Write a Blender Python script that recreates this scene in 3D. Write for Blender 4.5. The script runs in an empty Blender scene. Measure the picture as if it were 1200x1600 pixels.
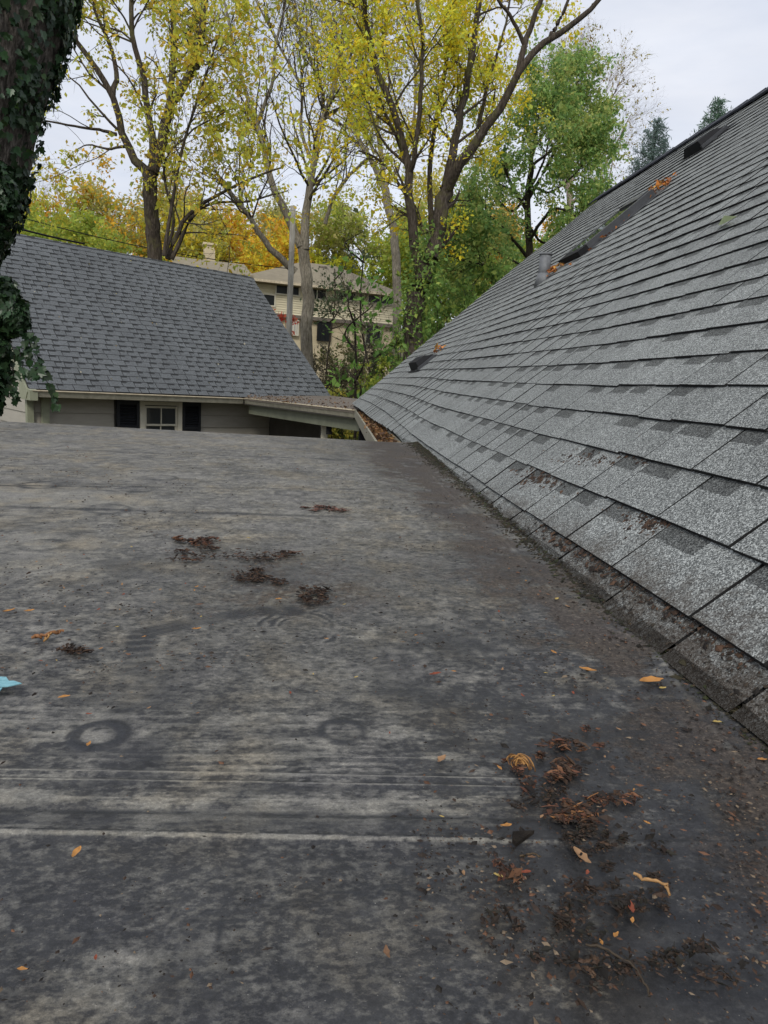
import bpy, math, random
import numpy as np
from mathutils import Matrix, Vector
rng = np.random.default_rng(7); random.seed(7)
S = bpy.context.scene
COL = S.collection
# ------------------------------------------------------------------ camera
FPX = 1067.0
def ray_cam(x, y):
    v = np.array([x - 600.0, 800.0 - y, -FPX]); return v / np.linalg.norm(v)
_r1 = ray_cam(484, 597); _r2 = ray_cam(784, 597 + 300 * 0.063)
_up = np.cross(_r2, _r1); _up /= np.linalg.norm(_up)
if _up[1] < 0: _up = -_up
_X = np.cross(_r1, _up); _X /= np.linalg.norm(_X)
RC = np.array([_X, _r1, np.cross(_X, _r1)])
cam = bpy.data.cameras.new('camera'); co = bpy.data.objects.new('camera', cam); COL.objects.link(co)
cam.sensor_fit = 'VERTICAL'; cam.sensor_height = 36.0; cam.lens = 36.0 * FPX / 1600
cam.clip_start = 0.02; cam.clip_end = 2000
co.matrix_world = Matrix([list(RC[0]) + [0], list(RC[1]) + [0], list(RC[2]) + [0], [0, 0, 0, 1]])
S.camera = co
# ------------------------------------------------------------------ sky, sun, exposure
SUN_EL, SUN_AZ = math.radians(42), math.radians(196)      # azimuth clockwise from +Y
w = bpy.data.worlds.new('World'); S.world = w; w.use_nodes = True
nt = w.node_tree; nt.nodes.clear()
N = nt.nodes.new; LK = nt.links.new
out = N('ShaderNodeOutputWorld'); bg = N('ShaderNodeBackground'); bg.inputs[1].default_value = 0.12
sky = N('ShaderNodeTexSky'); sky.sky_type = 'NISHITA'; sky.sun_disc = False
sky.sun_elevation = SUN_EL; sky.sun_rotation = SUN_AZ
tc = N('ShaderNodeTexCoord'); mp = N('ShaderNodeMapping'); mp.inputs['Scale'].default_value = (1.2, 1.6, 4.5)
mp.inputs['Rotation'].default_value = (0.2, 0.25, 0.5)
nz = N('ShaderNodeTexNoise'); nz.inputs['Scale'].default_value = 1.7; nz.inputs['Detail'].default_value = 7; nz.inputs['Roughness'].default_value = .55
cr = N('ShaderNodeValToRGB')
cr.color_ramp.elements[0].position = .36; cr.color_ramp.elements[0].color = (.70, .70, .70, 1)
cr.color_ramp.elements[1].position = .62; cr.color_ramp.elements[1].color = (.97, .97, .97, 1)
nz2 = N('ShaderNodeTexNoise'); nz2.inputs['Scale'].default_value = 2.3; nz2.inputs['Detail'].default_value = 5
cr2 = N('ShaderNodeValToRGB')
cr2.color_ramp.elements[0].position = .3; cr2.color_ramp.elements[0].color = (4.8, 5.0, 5.55, 1)
cr2.color_ramp.elements[1].position = .7; cr2.color_ramp.elements[1].color = (6.05, 6.2, 6.65, 1)
mx = N('ShaderNodeMix'); mx.data_type = 'RGBA'
LK(tc.outputs['Generated'], mp.inputs[0]); LK(mp.outputs[0], nz.inputs[0]); LK(mp.outputs[0], nz2.inputs[0])
LK(nz.outputs[0], cr.inputs[0]); LK(nz2.outputs[0], cr2.inputs[0])
LK(cr.outputs[0], mx.inputs[0]); LK(sky.outputs[0], mx.inputs[6]); LK(cr2.outputs[0], mx.inputs[7])
LK(mx.outputs[2], bg.inputs[0]); LK(bg.outputs[0], out.inputs[0])
sl = bpy.data.lights.new('sun', 'SUN'); sl.energy = 1.5; sl.angle = math.radians(14); sl.color = (1, .95, .87)
so = bpy.data.objects.new('sun', sl); COL.objects.link(so)
sd = Vector((math.sin(SUN_AZ) * math.cos(SUN_EL), math.cos(SUN_AZ) * math.cos(SUN_EL), math.sin(SUN_EL)))
so.rotation_euler = sd.to_track_quat('Z', 'Y').to_euler()
S.view_settings.view_transform = 'Standard'; S.view_settings.look = 'None'
S.view_settings.exposure = 0.38; S.view_settings.gamma = 1.0; S.view_settings.use_curve_mapping = False

# ------------------------------------------------------------------ helpers
def W(x, y): return RC @ ray_cam(x, y)
def P(px, py, Y):
    d = W(px, py); return d * (Y / d[1])
ZF0, ZFS = -.415, .0205
def F(px, py):
    d = W(px, py); return d * (ZF0 / (d[2] - ZFS * d[1]))
def ground(x, y):
    x = np.asarray(x, float); y = np.asarray(y, float)
    t = np.clip((y + .25 * np.abs(x) * (x > 6) - 17) / 10, 0, 1)
    z = -2.95 + .115 * np.maximum(0, y - 19) * (t * t * (3 - 2 * t)) * (y < 160) + (y >= 160) * 16.2
    return z + .15 * np.sin(x * .35 + y * .21) * np.clip((y - 17) / 10, 0, 1)
def tag(o, label=None, cat=None, group=None, kind=None):
    if label: o['label'] = label
    if cat: o['category'] = cat
    if group: o['group'] = group
    if kind: o['kind'] = kind
    return o
def empty(name, loc, label, cat, group=None, kind=None):
    o = bpy.data.objects.new(name, None); COL.objects.link(o); o.location = Vector(loc); o.empty_display_size = .2
    return tag(o, label, cat, group, kind)
def wloc(o):
    if o.parent is None: return o.location.copy()
    return Vector((0, 0, 0)) if o.get('_w') is None else Vector(o['_w'])
def obj(name, me, m=None, parent=None, kind=None):
    o = bpy.data.objects.new(name, me); COL.objects.link(o)
    if m is not None:
        for mm in (m if isinstance(m, (list, tuple)) else [m]): me.materials.append(mm)
    if parent is not None:
        o.parent = parent
        if parent.parent is None: o.matrix_parent_inverse = Matrix.Translation(-parent.location)
    if kind: o['kind'] = kind
    return o
class MB:
    """collects pieces of one mesh"""
    def __init__(s): s.v = []; s.f = []; s.mi = []
    def add(s, vs, fs, mi=0):
        b = len(s.v); s.v += [tuple(map(float, v)) for v in vs]; s.f += [tuple(i + b for i in f) for f in fs]; s.mi += [mi] * len(fs); return s
    def box(s, a, b, M=None, mi=0):
        x0, y0, z0 = a; x1, y1, z1 = b
        vs = [(x0,y0,z0),(x1,y0,z0),(x1,y1,z0),(x0,y1,z0),(x0,y0,z1),(x1,y0,z1),(x1,y1,z1),(x0,y1,z1)]
        if M is not None: vs = [M @ Vector(v) for v in vs]
        return s.add(vs, [(0,3,2,1),(4,5,6,7),(0,1,5,4),(1,2,6,5),(2,3,7,6),(3,0,4,7)], mi)
    def prism(s, pts, d, mi=0):
        """closed polygon pts (3-D, counter-clockwise seen from -d) extruded by d"""
        n = len(pts); d = Vector(d); a = [Vector(p) for p in pts]
        return s.add([*a, *[p + d for p in a]], [tuple(range(n))[::-1], tuple(range(n, 2*n))] + [(i, (i+1) % n, n+(i+1) % n, n+i) for i in range(n)], mi)
    def tube(s, pts, r, n=8, mi=0, cap=True):
        pts = [Vector(p) for p in pts]; rr = r if hasattr(r, '__len__') else [r] * len(pts)
        vs = []; fs = []
        for i, p in enumerate(pts):
            t = (pts[min(i+1, len(pts)-1)] - pts[max(i-1, 0)]).normalized()
            a = t.cross(Vector((.13, .97, .21))); a.normalize(); b = t.cross(a)
            for k in range(n):
                q = 2 * math.pi * k / n; vs.append(p + (a * math.cos(q) + b * math.sin(q)) * rr[i])
        for i in range(len(pts) - 1):
            for k in range(n):
                k2 = (k + 1) % n; fs.append((i*n+k, i*n+k2, (i+1)*n+k2, (i+1)*n+k))
        if cap: fs.append(tuple(range(n))[::-1]); fs.append(tuple(range((len(pts)-1)*n, len(pts)*n)))
        return s.add(vs, fs, mi)
    def mesh(s, name='m', smooth=False):
        me = bpy.data.meshes.new(name); me.from_pydata(s.v, [], s.f)
        if any(s.mi): me.polygons.foreach_set('material_index', s.mi)
        me.polygons.foreach_set('use_smooth', [bool(smooth)] * len(s.f))
        me.update(); return me
def npmesh(name, V, Fq, col=None, smooth=False, attr=None, uv=None):
    """V (n,3); Fq (m,k) faces of k corners; col (n,3|4) point colour; attr {name:(n,)}"""
    me = bpy.data.meshes.new(name); V = np.asarray(V, np.float32); Fq = np.asarray(Fq, np.int32)
    me.vertices.add(len(V)); me.vertices.foreach_set('co', V.ravel())
    m, k = Fq.shape; me.loops.add(m * k); me.loops.foreach_set('vertex_index', Fq.ravel())
    me.polygons.add(m); me.polygons.foreach_set('loop_start', np.arange(0, m*k, k, dtype=np.int32))
    try: me.polygons.foreach_set('loop_total', np.full(m, k, np.int32))
    except Exception: pass
    me.polygons.foreach_set('use_smooth', np.full(m, bool(smooth)))
    if col is not None:
        c = np.ones((len(V), 4), np.float32); c[:, :col.shape[1]] = col
        a = me.color_attributes.new('Col', 'FLOAT_COLOR', 'POINT'); a.data.foreach_set('color', c.ravel())
    if attr:
        for kx, av in attr.items():
            a = me.attributes.new(kx, 'FLOAT', 'POINT'); a.data.foreach_set('value', np.asarray(av, np.float32))
    if uv is not None:
        u = me.uv_layers.new(name='UVMap'); u.data.foreach_set('uv', np.asarray(uv, np.float32)[Fq.ravel()].ravel())
    me.update(calc_edges=True); me.validate(); return me
# ---- materials
def nodes(name):
    m = bpy.data.materials.new(name); m.use_nodes = True; n = m.node_tree; b = n.nodes['Principled BSDF']; return m, n, b
def ramp(n, stops):
    c = n.nodes.new('ShaderNodeValToRGB'); e = c.color_ramp.elements
    while len(e) < len(stops): e.new(.5)
    for i, (p, q) in enumerate(stops):
        e[i].position = p; e[i].color = (*q, 1) if len(q) == 3 else q
    return c
def g(v): return (v, v, v)
def tex(n, kind, scale, detail=3, rough=.5, vec=None, vscale=None):
    t = n.nodes.new('ShaderNodeTex' + kind); t.inputs['Scale'].default_value = scale
    if kind == 'Noise': t.inputs['Detail'].default_value = detail; t.inputs['Roughness'].default_value = rough
    if vec is not None:
        if vscale:
            mpp = n.nodes.new('ShaderNodeMapping'); mpp.inputs['Scale'].default_value = vscale; n.links.new(vec, mpp.inputs[0]); vec = mpp.outputs[0]
        n.links.new(vec, t.inputs['Vector'])
    return t
def mixc(n, a, b, fac, mode='MIX'):
    x = n.nodes.new('ShaderNodeMix'); x.data_type = 'RGBA'; x.blend_type = mode
    for i, q in ((0, fac), (6, a), (7, b)):
        if isinstance(q, (int, float)): x.inputs[i].default_value = q
        elif isinstance(q, tuple): x.inputs[i].default_value = (*q, 1)[:4]
        else: n.links.new(q, x.inputs[i])
    return x.outputs[2]
def math_(n, op, a, b=None, c=None):
    x = n.nodes.new('ShaderNodeMath'); x.operation = op
    for i, q in enumerate((a, b, c)):
        if q is None: continue
        if isinstance(q, (int, float)): x.inputs[i].default_value = q
        else: n.links.new(q, x.inputs[i])
    return x.outputs[0]
def bump(n, b, h, strength=.5, dist=.01, base=None):
    x = n.nodes.new('ShaderNodeBump'); x.inputs['Strength'].default_value = strength; x.inputs['Distance'].default_value = dist
    n.links.new(h, x.inputs['Height'])
    if base is not None: n.links.new(base, x.inputs['Normal'])
    n.links.new(x.outputs[0], b.inputs['Normal']); return x.outputs[0]
def geo_pos(n): return n.nodes.new('ShaderNodeNewGeometry').outputs['Position']
def simple(name, c1, c2=None, scale=8, rough=.7, metal=0, bmp=.15, bscale=None, vs=None, spec=.4):
    m, n, b = nodes(name); c2 = c2 or tuple(x * .75 for x in c1)
    p = geo_pos(n); t = tex(n, 'Noise', scale, 6, .65, p, vs)
    r = ramp(n, [(.3, c2), (.7, c1)]); n.links.new(t.outputs[0], r.inputs[0])
    oi = n.nodes.new('ShaderNodeObjectInfo')
    hv = n.nodes.new('ShaderNodeHueSaturation'); n.links.new(r.outputs[0], hv.inputs['Color'])
    n.links.new(math_(n, 'MULTIPLY_ADD', oi.outputs['Random'], .16, .92), hv.inputs['Value'])
    n.links.new(hv.outputs[0], b.inputs['Base Color'])
    b.inputs['Roughness'].default_value = rough; b.inputs['Metallic'].default_value = metal; b.inputs['Specular IOR Level'].default_value = spec
    t2 = tex(n, 'Noise', bscale or scale * 6, 5, .6, p, vs); bump(n, b, t2.outputs[0], bmp, .01)
    return m
def attrcol(n, name='Col'):
    a = n.nodes.new('ShaderNodeAttribute'); a.attribute_name = name; return a
def leafmat(name, trans=.35, rough=.55, objrand=False, col=None):
    m, n, b = nodes(name)
    c = attrcol(n).outputs['Color'] if col is None else None
    if col is not None:
        rgb = n.nodes.new('ShaderNodeRGB'); rgb.outputs[0].default_value = (*col, 1); oi = n.nodes.new('ShaderNodeObjectInfo')
        hv = n.nodes.new('ShaderNodeHueSaturation'); n.links.new(rgb.outputs[0], hv.inputs['Color'])
        n.links.new(math_(n, 'MULTIPLY_ADD', oi.outputs['Random'], .9, .55), hv.inputs['Value'])
        n.links.new(math_(n, 'MULTIPLY_ADD', oi.outputs['Random'], .05, .475), hv.inputs['Hue']); c = hv.outputs[0]
    t = tex(n, 'Noise', 60, 3, .5, geo_pos(n)); r = ramp(n, [(.3, g(.88)), (.7, g(1.0))]); n.links.new(t.outputs[0], r.inputs[0])
    c = mixc(n, c, r.outputs[0], 1.0, 'MULTIPLY')
    n.links.new(c, b.inputs['Base Color']); b.inputs['Roughness'].default_value = rough; b.inputs['Specular IOR Level'].default_value = .3
    tr = n.nodes.new('ShaderNodeBsdfTranslucent'); n.links.new(c, tr.inputs[0])
    ms = n.nodes.new('ShaderNodeMixShader'); ms.inputs[0].default_value = trans
    o = n.nodes['Material Output']; n.links.new(b.outputs[0], ms.inputs[1]); n.links.new(tr.outputs[0], ms.inputs[2]); n.links.new(ms.outputs[0], o.inputs[0])
    return m
def shingle_mat(name, c_dark, c_mid, c_light, band, tint=1.0, dirt=False):
    m, n, b = nodes(name); p = geo_pos(n)
    v = tex(n, 'Voronoi', 430, vec=p); v.feature = 'F1'
    sep = n.nodes.new('ShaderNodeSeparateColor'); n.links.new(v.outputs['Color'], sep.inputs[0])
    r = ramp(n, [(.0, c_dark), (.42, c_mid), (.78, c_light), (1.0, tuple(min(1, x * 1.7) for x in c_light))]); n.links.new(sep.outputs[0], r.inputs[0])
    col = r.outputs[0]
    # worn, slightly blotchy granules
    t = tex(n, 'Noise', 110, 4, .7, p); rr = ramp(n, [(.3, g(.84)), (.7, g(1.12))]); n.links.new(t.outputs[0], rr.inputs[0]); col = mixc(n, col, rr.outputs[0], 1.0, 'MULTIPLY')
    t = tex(n, 'Noise', 2.6, 7, .65, p, (.6, 2.2, 1)); rr = ramp(n, [(.3, g(.80)), (.7, g(1.08))]); n.links.new(t.outputs[0], rr.inputs[0]); col = mixc(n, col, rr.outputs[0], 1.0, 'MULTIPLY')
    t = tex(n, 'Noise', .5, 4, .6, p); rr = ramp(n, [(.3, g(.88)), (.7, g(1.05))]); n.links.new(t.outputs[0], rr.inputs[0]); col = mixc(n, col, rr.outputs[0], 1.0, 'MULTIPLY')
    a = attrcol(n, 'rnd'); oi = n.nodes.new('ShaderNodeObjectInfo')
    rnd = math_(n, 'FRACT', math_(n, 'ADD', a.outputs['Fac'], oi.outputs['Random']))
    val = math_(n, 'MULTIPLY_ADD', rnd, .12, .92)
    cc = n.nodes.new('ShaderNodeCombineColor'); n.links.new(val, cc.inputs[0]); n.links.new(val, cc.inputs[1]); n.links.new(math_(n, 'ADD', val, .01), cc.inputs[2])
    col = mixc(n, col, cc.outputs[0], 1.0, 'MULTIPLY')
    # the printed dark band at the head of the tab (u<1 and v>.7)
    uv = n.nodes.new('ShaderNodeUVMap'); sx = n.nodes.new('ShaderNodeSeparateXYZ'); n.links.new(uv.outputs[0], sx.inputs[0])
    nn = tex(n, 'Noise', 150, 2, .5, p); wob = math_(n, 'MULTIPLY_ADD', nn.outputs[0], .07, -.035)
    m1 = math_(n, 'LESS_THAN', math_(n, 'ADD', sx.outputs[0], wob), 1.0); m2 = math_(n, 'GREATER_THAN', math_(n, 'ADD', sx.outputs[1], wob), .70)
    col = mixc(n, col, mixc(n, col, g(band), 1.0, 'MULTIPLY'), math_(n, 'MULTIPLY', m1, m2))
    if dirt:
        # soil and rotted bark gathered along the foot of the slope: u distance = distance from the foot
        sp = n.nodes.new('ShaderNodeSeparateXYZ'); n.links.new(p, sp.inputs[0])
        foot = math_(n, 'SUBTRACT', sp.outputs[0], .60)
        nb = tex(n, 'Noise', 13, 8, .72, p); nb2 = tex(n, 'Noise', 95, 5, .7, p)
        near = math_(n, 'SUBTRACT', 1.0, math_(n, 'MULTIPLY', math_(n, 'SUBTRACT', sp.outputs[1], .3), .14))
        fall = math_(n, 'SUBTRACT', 1.25, math_(n, 'MULTIPLY', foot, 8.5))
        f = math_(n, 'ADD', math_(n, 'MULTIPLY', math_(n, 'MAXIMUM', fall, -.9), .62), math_(n, 'MULTIPLY', math_(n, 'SUBTRACT', nb.outputs[0], .5), 1.5))
        f = math_(n, 'ADD', f, math_(n, 'MULTIPLY', math_(n, 'SUBTRACT', nb2.outputs[0], .5), .9))
        fr = ramp(n, [(.28, g(0)), (.75, g(.80))]); n.links.new(math_(n, 'MULTIPLY', f, near), fr.inputs[0])
        col = mixc(n, col, (.046, .033, .022), fr.outputs[0])
        # scattered stains further up
        at = attrcol(n, 'stain_shade')
    n.links.new(col, b.inputs['Base Color']); b.inputs['Roughness'].default_value = .85; b.inputs['Specular IOR Level'].default_value = .35
    bump(n, b, v.outputs['Distance'], .55, .0025)
    return m
M = {}
M['shingle'] = shingle_mat('shingle_grey', (.05, .055, .053), (.162, .172, .167), (.345, .362, .345), .42, dirt=True)
M['shingle2'] = shingle_mat('shingle_slate', (.042, .047, .052), (.088, .098, .104), (.17, .18, .186), .27)
M['butt'] = simple('shingle_edge', (.018, .018, .018), (.008, .008, .008), 60, .95)
M['deck'] = simple('roof_underlayment', (.02, .02, .02), (.012, .012, .012), 20, .95)
M['ridgecap'] = simple('ridge_cap', (.045, .05, .065), (.025, .028, .04), 90, .8)
M['siding'] = simple('siding_taupe', (.36, .335, .285), (.30, .28, .235), 3, .6, bmp=.08, vs=(1, 1, 5))
M['olive'] = simple('trim_olive', (.30, .31, .22), (.22, .235, .16), 5, .55, bmp=.08)
M['olive2'] = simple('beam_olive', (.19, .20, .145), (.14, .15, .105), 5, .6, bmp=.08)
M['trim'] = simple('trim_cream', (.60, .56, .45), (.50, .47, .38), 6, .55, bmp=.05)
M['gutter'] = simple('gutter_tan', (.34, .32, .25), (.20, .19, .145), 9, .5, bmp=.1)
M['gutterlip'] = simple('gutter_lip', (.62, .54, .40), (.36, .30, .20), 12, .6, bmp=.1)
M['shutter'] = simple('shutter_black', (.012, .014, .018), (.008, .009, .012), 20, .5)
M['black'] = simple('black_metal', (.012, .013, .015), (.008, .008, .009), 25, .7, spec=.2)
M['sky_frame'] = simple('skylight_frame_metal', (.085, .088, .094), (.06, .063, .067), 12, .42, metal=.5)
M['pipe'] = simple('vent_pipe_lead', (.20, .21, .22), (.11, .115, .12), 25, .6, metal=.2)
M['concrete'] = simple('soffit_board', (.16, .15, .13), (.12, .11, .10), 8, .8)  # plain dull board colour for soffit, ceiling, rake and wall backing
M['canopy'] = simple('canopy_roofing', (.19, .165, .14), (.11, .09, .07), 14, .9, bmp=.4)
m, n, b = nodes('window_glass'); b.inputs['Base Color'].default_value = (.02, .024, .028, 1); b.inputs['Roughness'].default_value = .06; b.inputs['Specular IOR Level'].default_value = .8; M['glass'] = m
m, n, b = nodes('skylight_glass'); b.inputs['Base Color'].default_value = (.06, .075, .07, 1); b.inputs['Roughness'].default_value = .03; b.inputs['Metallic'].default_value = .45; b.inputs['Specular IOR Level'].default_value = 1.0; M['skyglass'] = m
def barkmat(name, c1, c2, c3, vs=(9, 9, 1.6), moss=None):
    m, n, b = nodes(name); p = geo_pos(n)
    t = tex(n, 'Noise', 3.2, 9, .68, p, vs); r = ramp(n, [(.34, c1), (.52, c2), (.70, c3)]); n.links.new(t.outputs[0], r.inputs[0]); col = r.outputs[0]
    t3 = tex(n, 'Noise', 1.1, 4, .5, p); r3 = ramp(n, [(.35, g(.7)), (.7, g(1.15))]); n.links.new(t3.outputs[0], r3.inputs[0]); col = mixc(n, col, r3.outputs[0], 1., 'MULTIPLY')
    if moss:
        t2 = tex(n, 'Noise', 2.1, 6, .6, p); r2 = ramp(n, [(.55, g(0)), (.68, g(.6))]); n.links.new(t2.outputs[0], r2.inputs[0]); col = mixc(n, col, moss, r2.outputs[0])
    n.links.new(col, b.inputs['Base Color']); b.inputs['Roughness'].default_value = .9; b.inputs['Specular IOR Level'].default_value = .2
    bump(n, b, t.outputs[0], 1.0, .06); return m
M['bark'] = barkmat('bark_brown', (.030, .024, .018), (.085, .068, .052), (.17, .145, .12), moss=(.13, .13, .04))
M['bark_grey'] = barkmat('bark_grey', (.12, .105, .08), (.28, .25, .20), (.46, .42, .35))
M['bark_near'] = barkmat('bark_near', (.03, .026, .02), (.145, .125, .105), (.36, .32, .27), vs=(13, 13, 2.2))
M['bark_dark'] = barkmat('bark_dark', (.018, .014, .011), (.045, .036, .028), (.09, .075, .06))
M['twig_pale'] = barkmat('twig_pale', (.22, .17, .13), (.33, .27, .22), (.42, .36, .31))
M['polewood'] = barkmat('pole_wood', (.26, .25, .22), (.44, .42, .38), (.56, .54, .49), vs=(14, 14, .6))
M['leaf'] = leafmat('foliage', .52)
M['ivy'] = leafmat('ivy_leaf', .12, .35, col=(.028, .058, .022))
M['ivystuff'] = leafmat('ivy_mass', .12, .38)
M['dryleaf'] = leafmat('dry_leaf', .1, .7)
# ------------------------------------------------------------------ value noise (numpy)
def vnoise(x, y, f, seed, octs=4, pers=.55, fy=None):
    r = np.random.default_rng(seed); T = r.random((256, 256)); o = np.zeros_like(x); a = 1; s = 0; fy = fy or f
    for _ in range(octs):
        X = x * f + 37.1; Y = y * fy + 11.7; xi = np.floor(X).astype(int); yi = np.floor(Y).astype(int); u = X - xi; v = Y - yi
        u = u*u*(3-2*u); v = v*v*(3-2*v)
        q = lambda i, j: T[(xi+i) % 256, (yi+j) % 256]
        o += a * ((q(0,0)*(1-u)+q(1,0)*u)*(1-v) + (q(0,1)*(1-u)+q(1,1)*u)*v); s += a; a *= pers; f *= 2.03; fy *= 2.03
    return o / s
def sstep(a, b, x):
    t = np.clip((x - a) / (b - a), 0, 1); return t*t*(3-2*t)
def seg_dist(x, y, pts):
    d = np.full(x.shape, 1e9)
    for (ax, ay), (bx, by) in zip(pts[:-1], pts[1:]):
        vx, vy = bx-ax, by-ay; t = np.clip(((x-ax)*vx+(y-ay)*vy)/(vx*vx+vy*vy), 0, 1); d = np.minimum(d, np.hypot(x-ax-t*vx, y-ay-t*vy))
    return d

# ================================================================== SETTING
# ---- terrain
xs = np.concatenate([np.linspace(-400, -40, 14)[:-1], np.linspace(-40, 50, 91), np.linspace(50, 400, 14)[1:]])
ys = np.concatenate([np.linspace(-60, 0, 8)[:-1], np.linspace(0, 80, 81), np.linspace(80, 900, 22)[1:]])
GX, GY = np.meshgrid(xs, ys); GZ = ground(GX, GY); nx = len(xs); ny = len(ys)
idx = np.arange(nx * ny).reshape(ny, nx)
quads = np.stack([idx[:-1,:-1], idx[:-1,1:], idx[1:,1:], idx[1:,:-1]], -1).reshape(-1, 4)
gm, n, b = nodes('ground_litter'); p = geo_pos(n); t = tex(n, 'Noise', .35, 5, .6, p); t2 = tex(n, 'Noise', 6, 8, .7, p)
r1 = ramp(n, [(.35, (.055, .075, .02)), (.6, (.10, .085, .035))]); r2 = ramp(n, [(.35, (.05, .045, .02)), (.55, (.12, .10, .04)), (.72, (.30, .20, .06))])
n.links.new(t.outputs[0], r1.inputs[0]); n.links.new(t2.outputs[0], r2.inputs[0]); n.links.new(mixc(n, r1.outputs[0], r2.outputs[0], .55), b.inputs['Base Color']); b.inputs['Roughness'].default_value = .95; bump(n, b, t2.outputs[0], .8, .1)
obj('ground', npmesh('ground', np.stack([GX, GY, GZ], -1).reshape(-1, 3), quads, smooth=True), gm, kind='structure')

# ================================================================== RIGHT HOUSE (the flat rubber roof and the steep grey slope)
PIT = math.radians(42.6); EXP = .143
U_R = np.array([math.cos(PIT), 0, math.sin(PIT)]); N_R = np.array([-math.sin(PIT), 0, math.cos(PIT)]); O_R = np.array([.636, 0, -.35])
def RP(Y, k, h=0.): return O_R + np.array([0, Y, 0]) + U_R * (k * EXP) + N_R * h
YG = 11.0; KR = 35.2
house = empty('house', (3.0, 5.0, -2.95), 'house with a steep grey shingle slope at right rising from a worn black flat roof', 'house')
roof_bm = MB(); a = [RP(-2.5, -.9, -.012), RP(3.0, -.5, -.012), RP(4.5, .30, -.012), RP(7.2, .34, -.012), RP(YG - .02, .55, -.012), RP(YG, KR, -.012), RP(-2.5, KR, -.012)]
roof_bm.prism(a[::-1], -N_R * .12)
rx, rz = RP(0, KR)[0], RP(0, KR)[2]
bk = [Vector((rx, -2.5, rz - .01)), Vector((rx, YG, rz - .01)), Vector((rx + 4.2, YG, rz - 3.87)), Vector((rx + 4.2, -2.5, rz - 3.87))]
roof_bm.prism(bk, (0, 0, -.14))
roof = obj('pitched_roof', roof_bm.mesh(), M['deck'], house)
# shingle templates
TH = .0075
def shingle_mesh(wd, patch, e=EXP, bottom=0.0, curl=0.0):
    gpx = .0045
    x0, x1 = gpx, wd - gpx; vs = []; rows = [bottom, .45, 1.0, 1.45]
    xm = (x0 + x1) / 2
    for s in rows:
        hh = TH * (2 - s) + .0005 + curl * (1 - min(1, abs(s - .45) / .6)) * .0
        for x in (x0, xm, x1):
            lift = curl * (max(0, 1 - s / .5)) * (abs(x - xm) / (xm - x0)) ** 2
            vs.append((x, s * e, hh + lift))
    for x in (x0, xm, x1): vs.append((x, rows[0] * e + .0005, TH * .2))
    vs.append((x0, rows[-1] * e, 0)); vs.append((x1, rows[-1] * e, 0))
    fs = [];  mi = []
    for r in range(3):
        for c in range(2): fs.append((r*3+c, r*3+c+1, (r+1)*3+c+1, (r+1)*3+c)); mi.append(0)
    fs += [(12, 13, 1, 0), (13, 14, 2, 1), (12, 0, 3, 15), (14, 16, 5, 2), (15, 3, 6, 9), (5, 16, 11, 8)]; mi += [1] * 6
    uv = [((v[0] - x0) / (x1 - x0) / patch if patch > 0 else 9, v[1] / e) for v in vs]
    return np.array(vs), np.array(fs), np.array(mi), np.array(uv)
VAR = [(.15, .8), (.19, .55), (.225, .45), (.225, .62), (.26, .42), (.26, .55), (.30, .5), (.24, 0)]
def make_variant(i, mats, nm):
    vs, fs, mi, uv = SHV[i]
    me = npmesh(nm, vs, fs, uv=uv, attr={'rnd': np.zeros(len(vs))}); me.polygons.foreach_set('material_index', mi.astype(np.int32))
    for q in mats: me.materials.append(q)
    return me
SHV = [shingle_mesh(wd, pt, curl=c) for (wd, pt), c in zip(VAR, (0, .0004, .0006, 0, .0008, .0004, 0, .0006))]
def lay(rows, x_from, x_to, place, seed, mats, parent, nparts, e=EXP):
    """place(x, k, w) -> 4x4 world matrix of a tab's local frame (x along course, y up slope)"""
    r = random.Random(seed); tabs = []
    for k in rows:
        x = x_from(k); last = -1; first = True
        while x < x_to(k) - .01:
            i = r.randrange(len(VAR))
            if i == last: i = (i + 3) % len(VAR)
            last = i; wd = VAR[i][0]; x0 = x; sx = 1.0
            if first: sx = r.uniform(.45, 1); first = False
            if x0 + wd * sx > x_to(k) - .07: sx = (x_to(k) - x0) / wd
            tabs.append((x0, k, i, sx)); x = x0 + wd * sx
    return tabs
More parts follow.
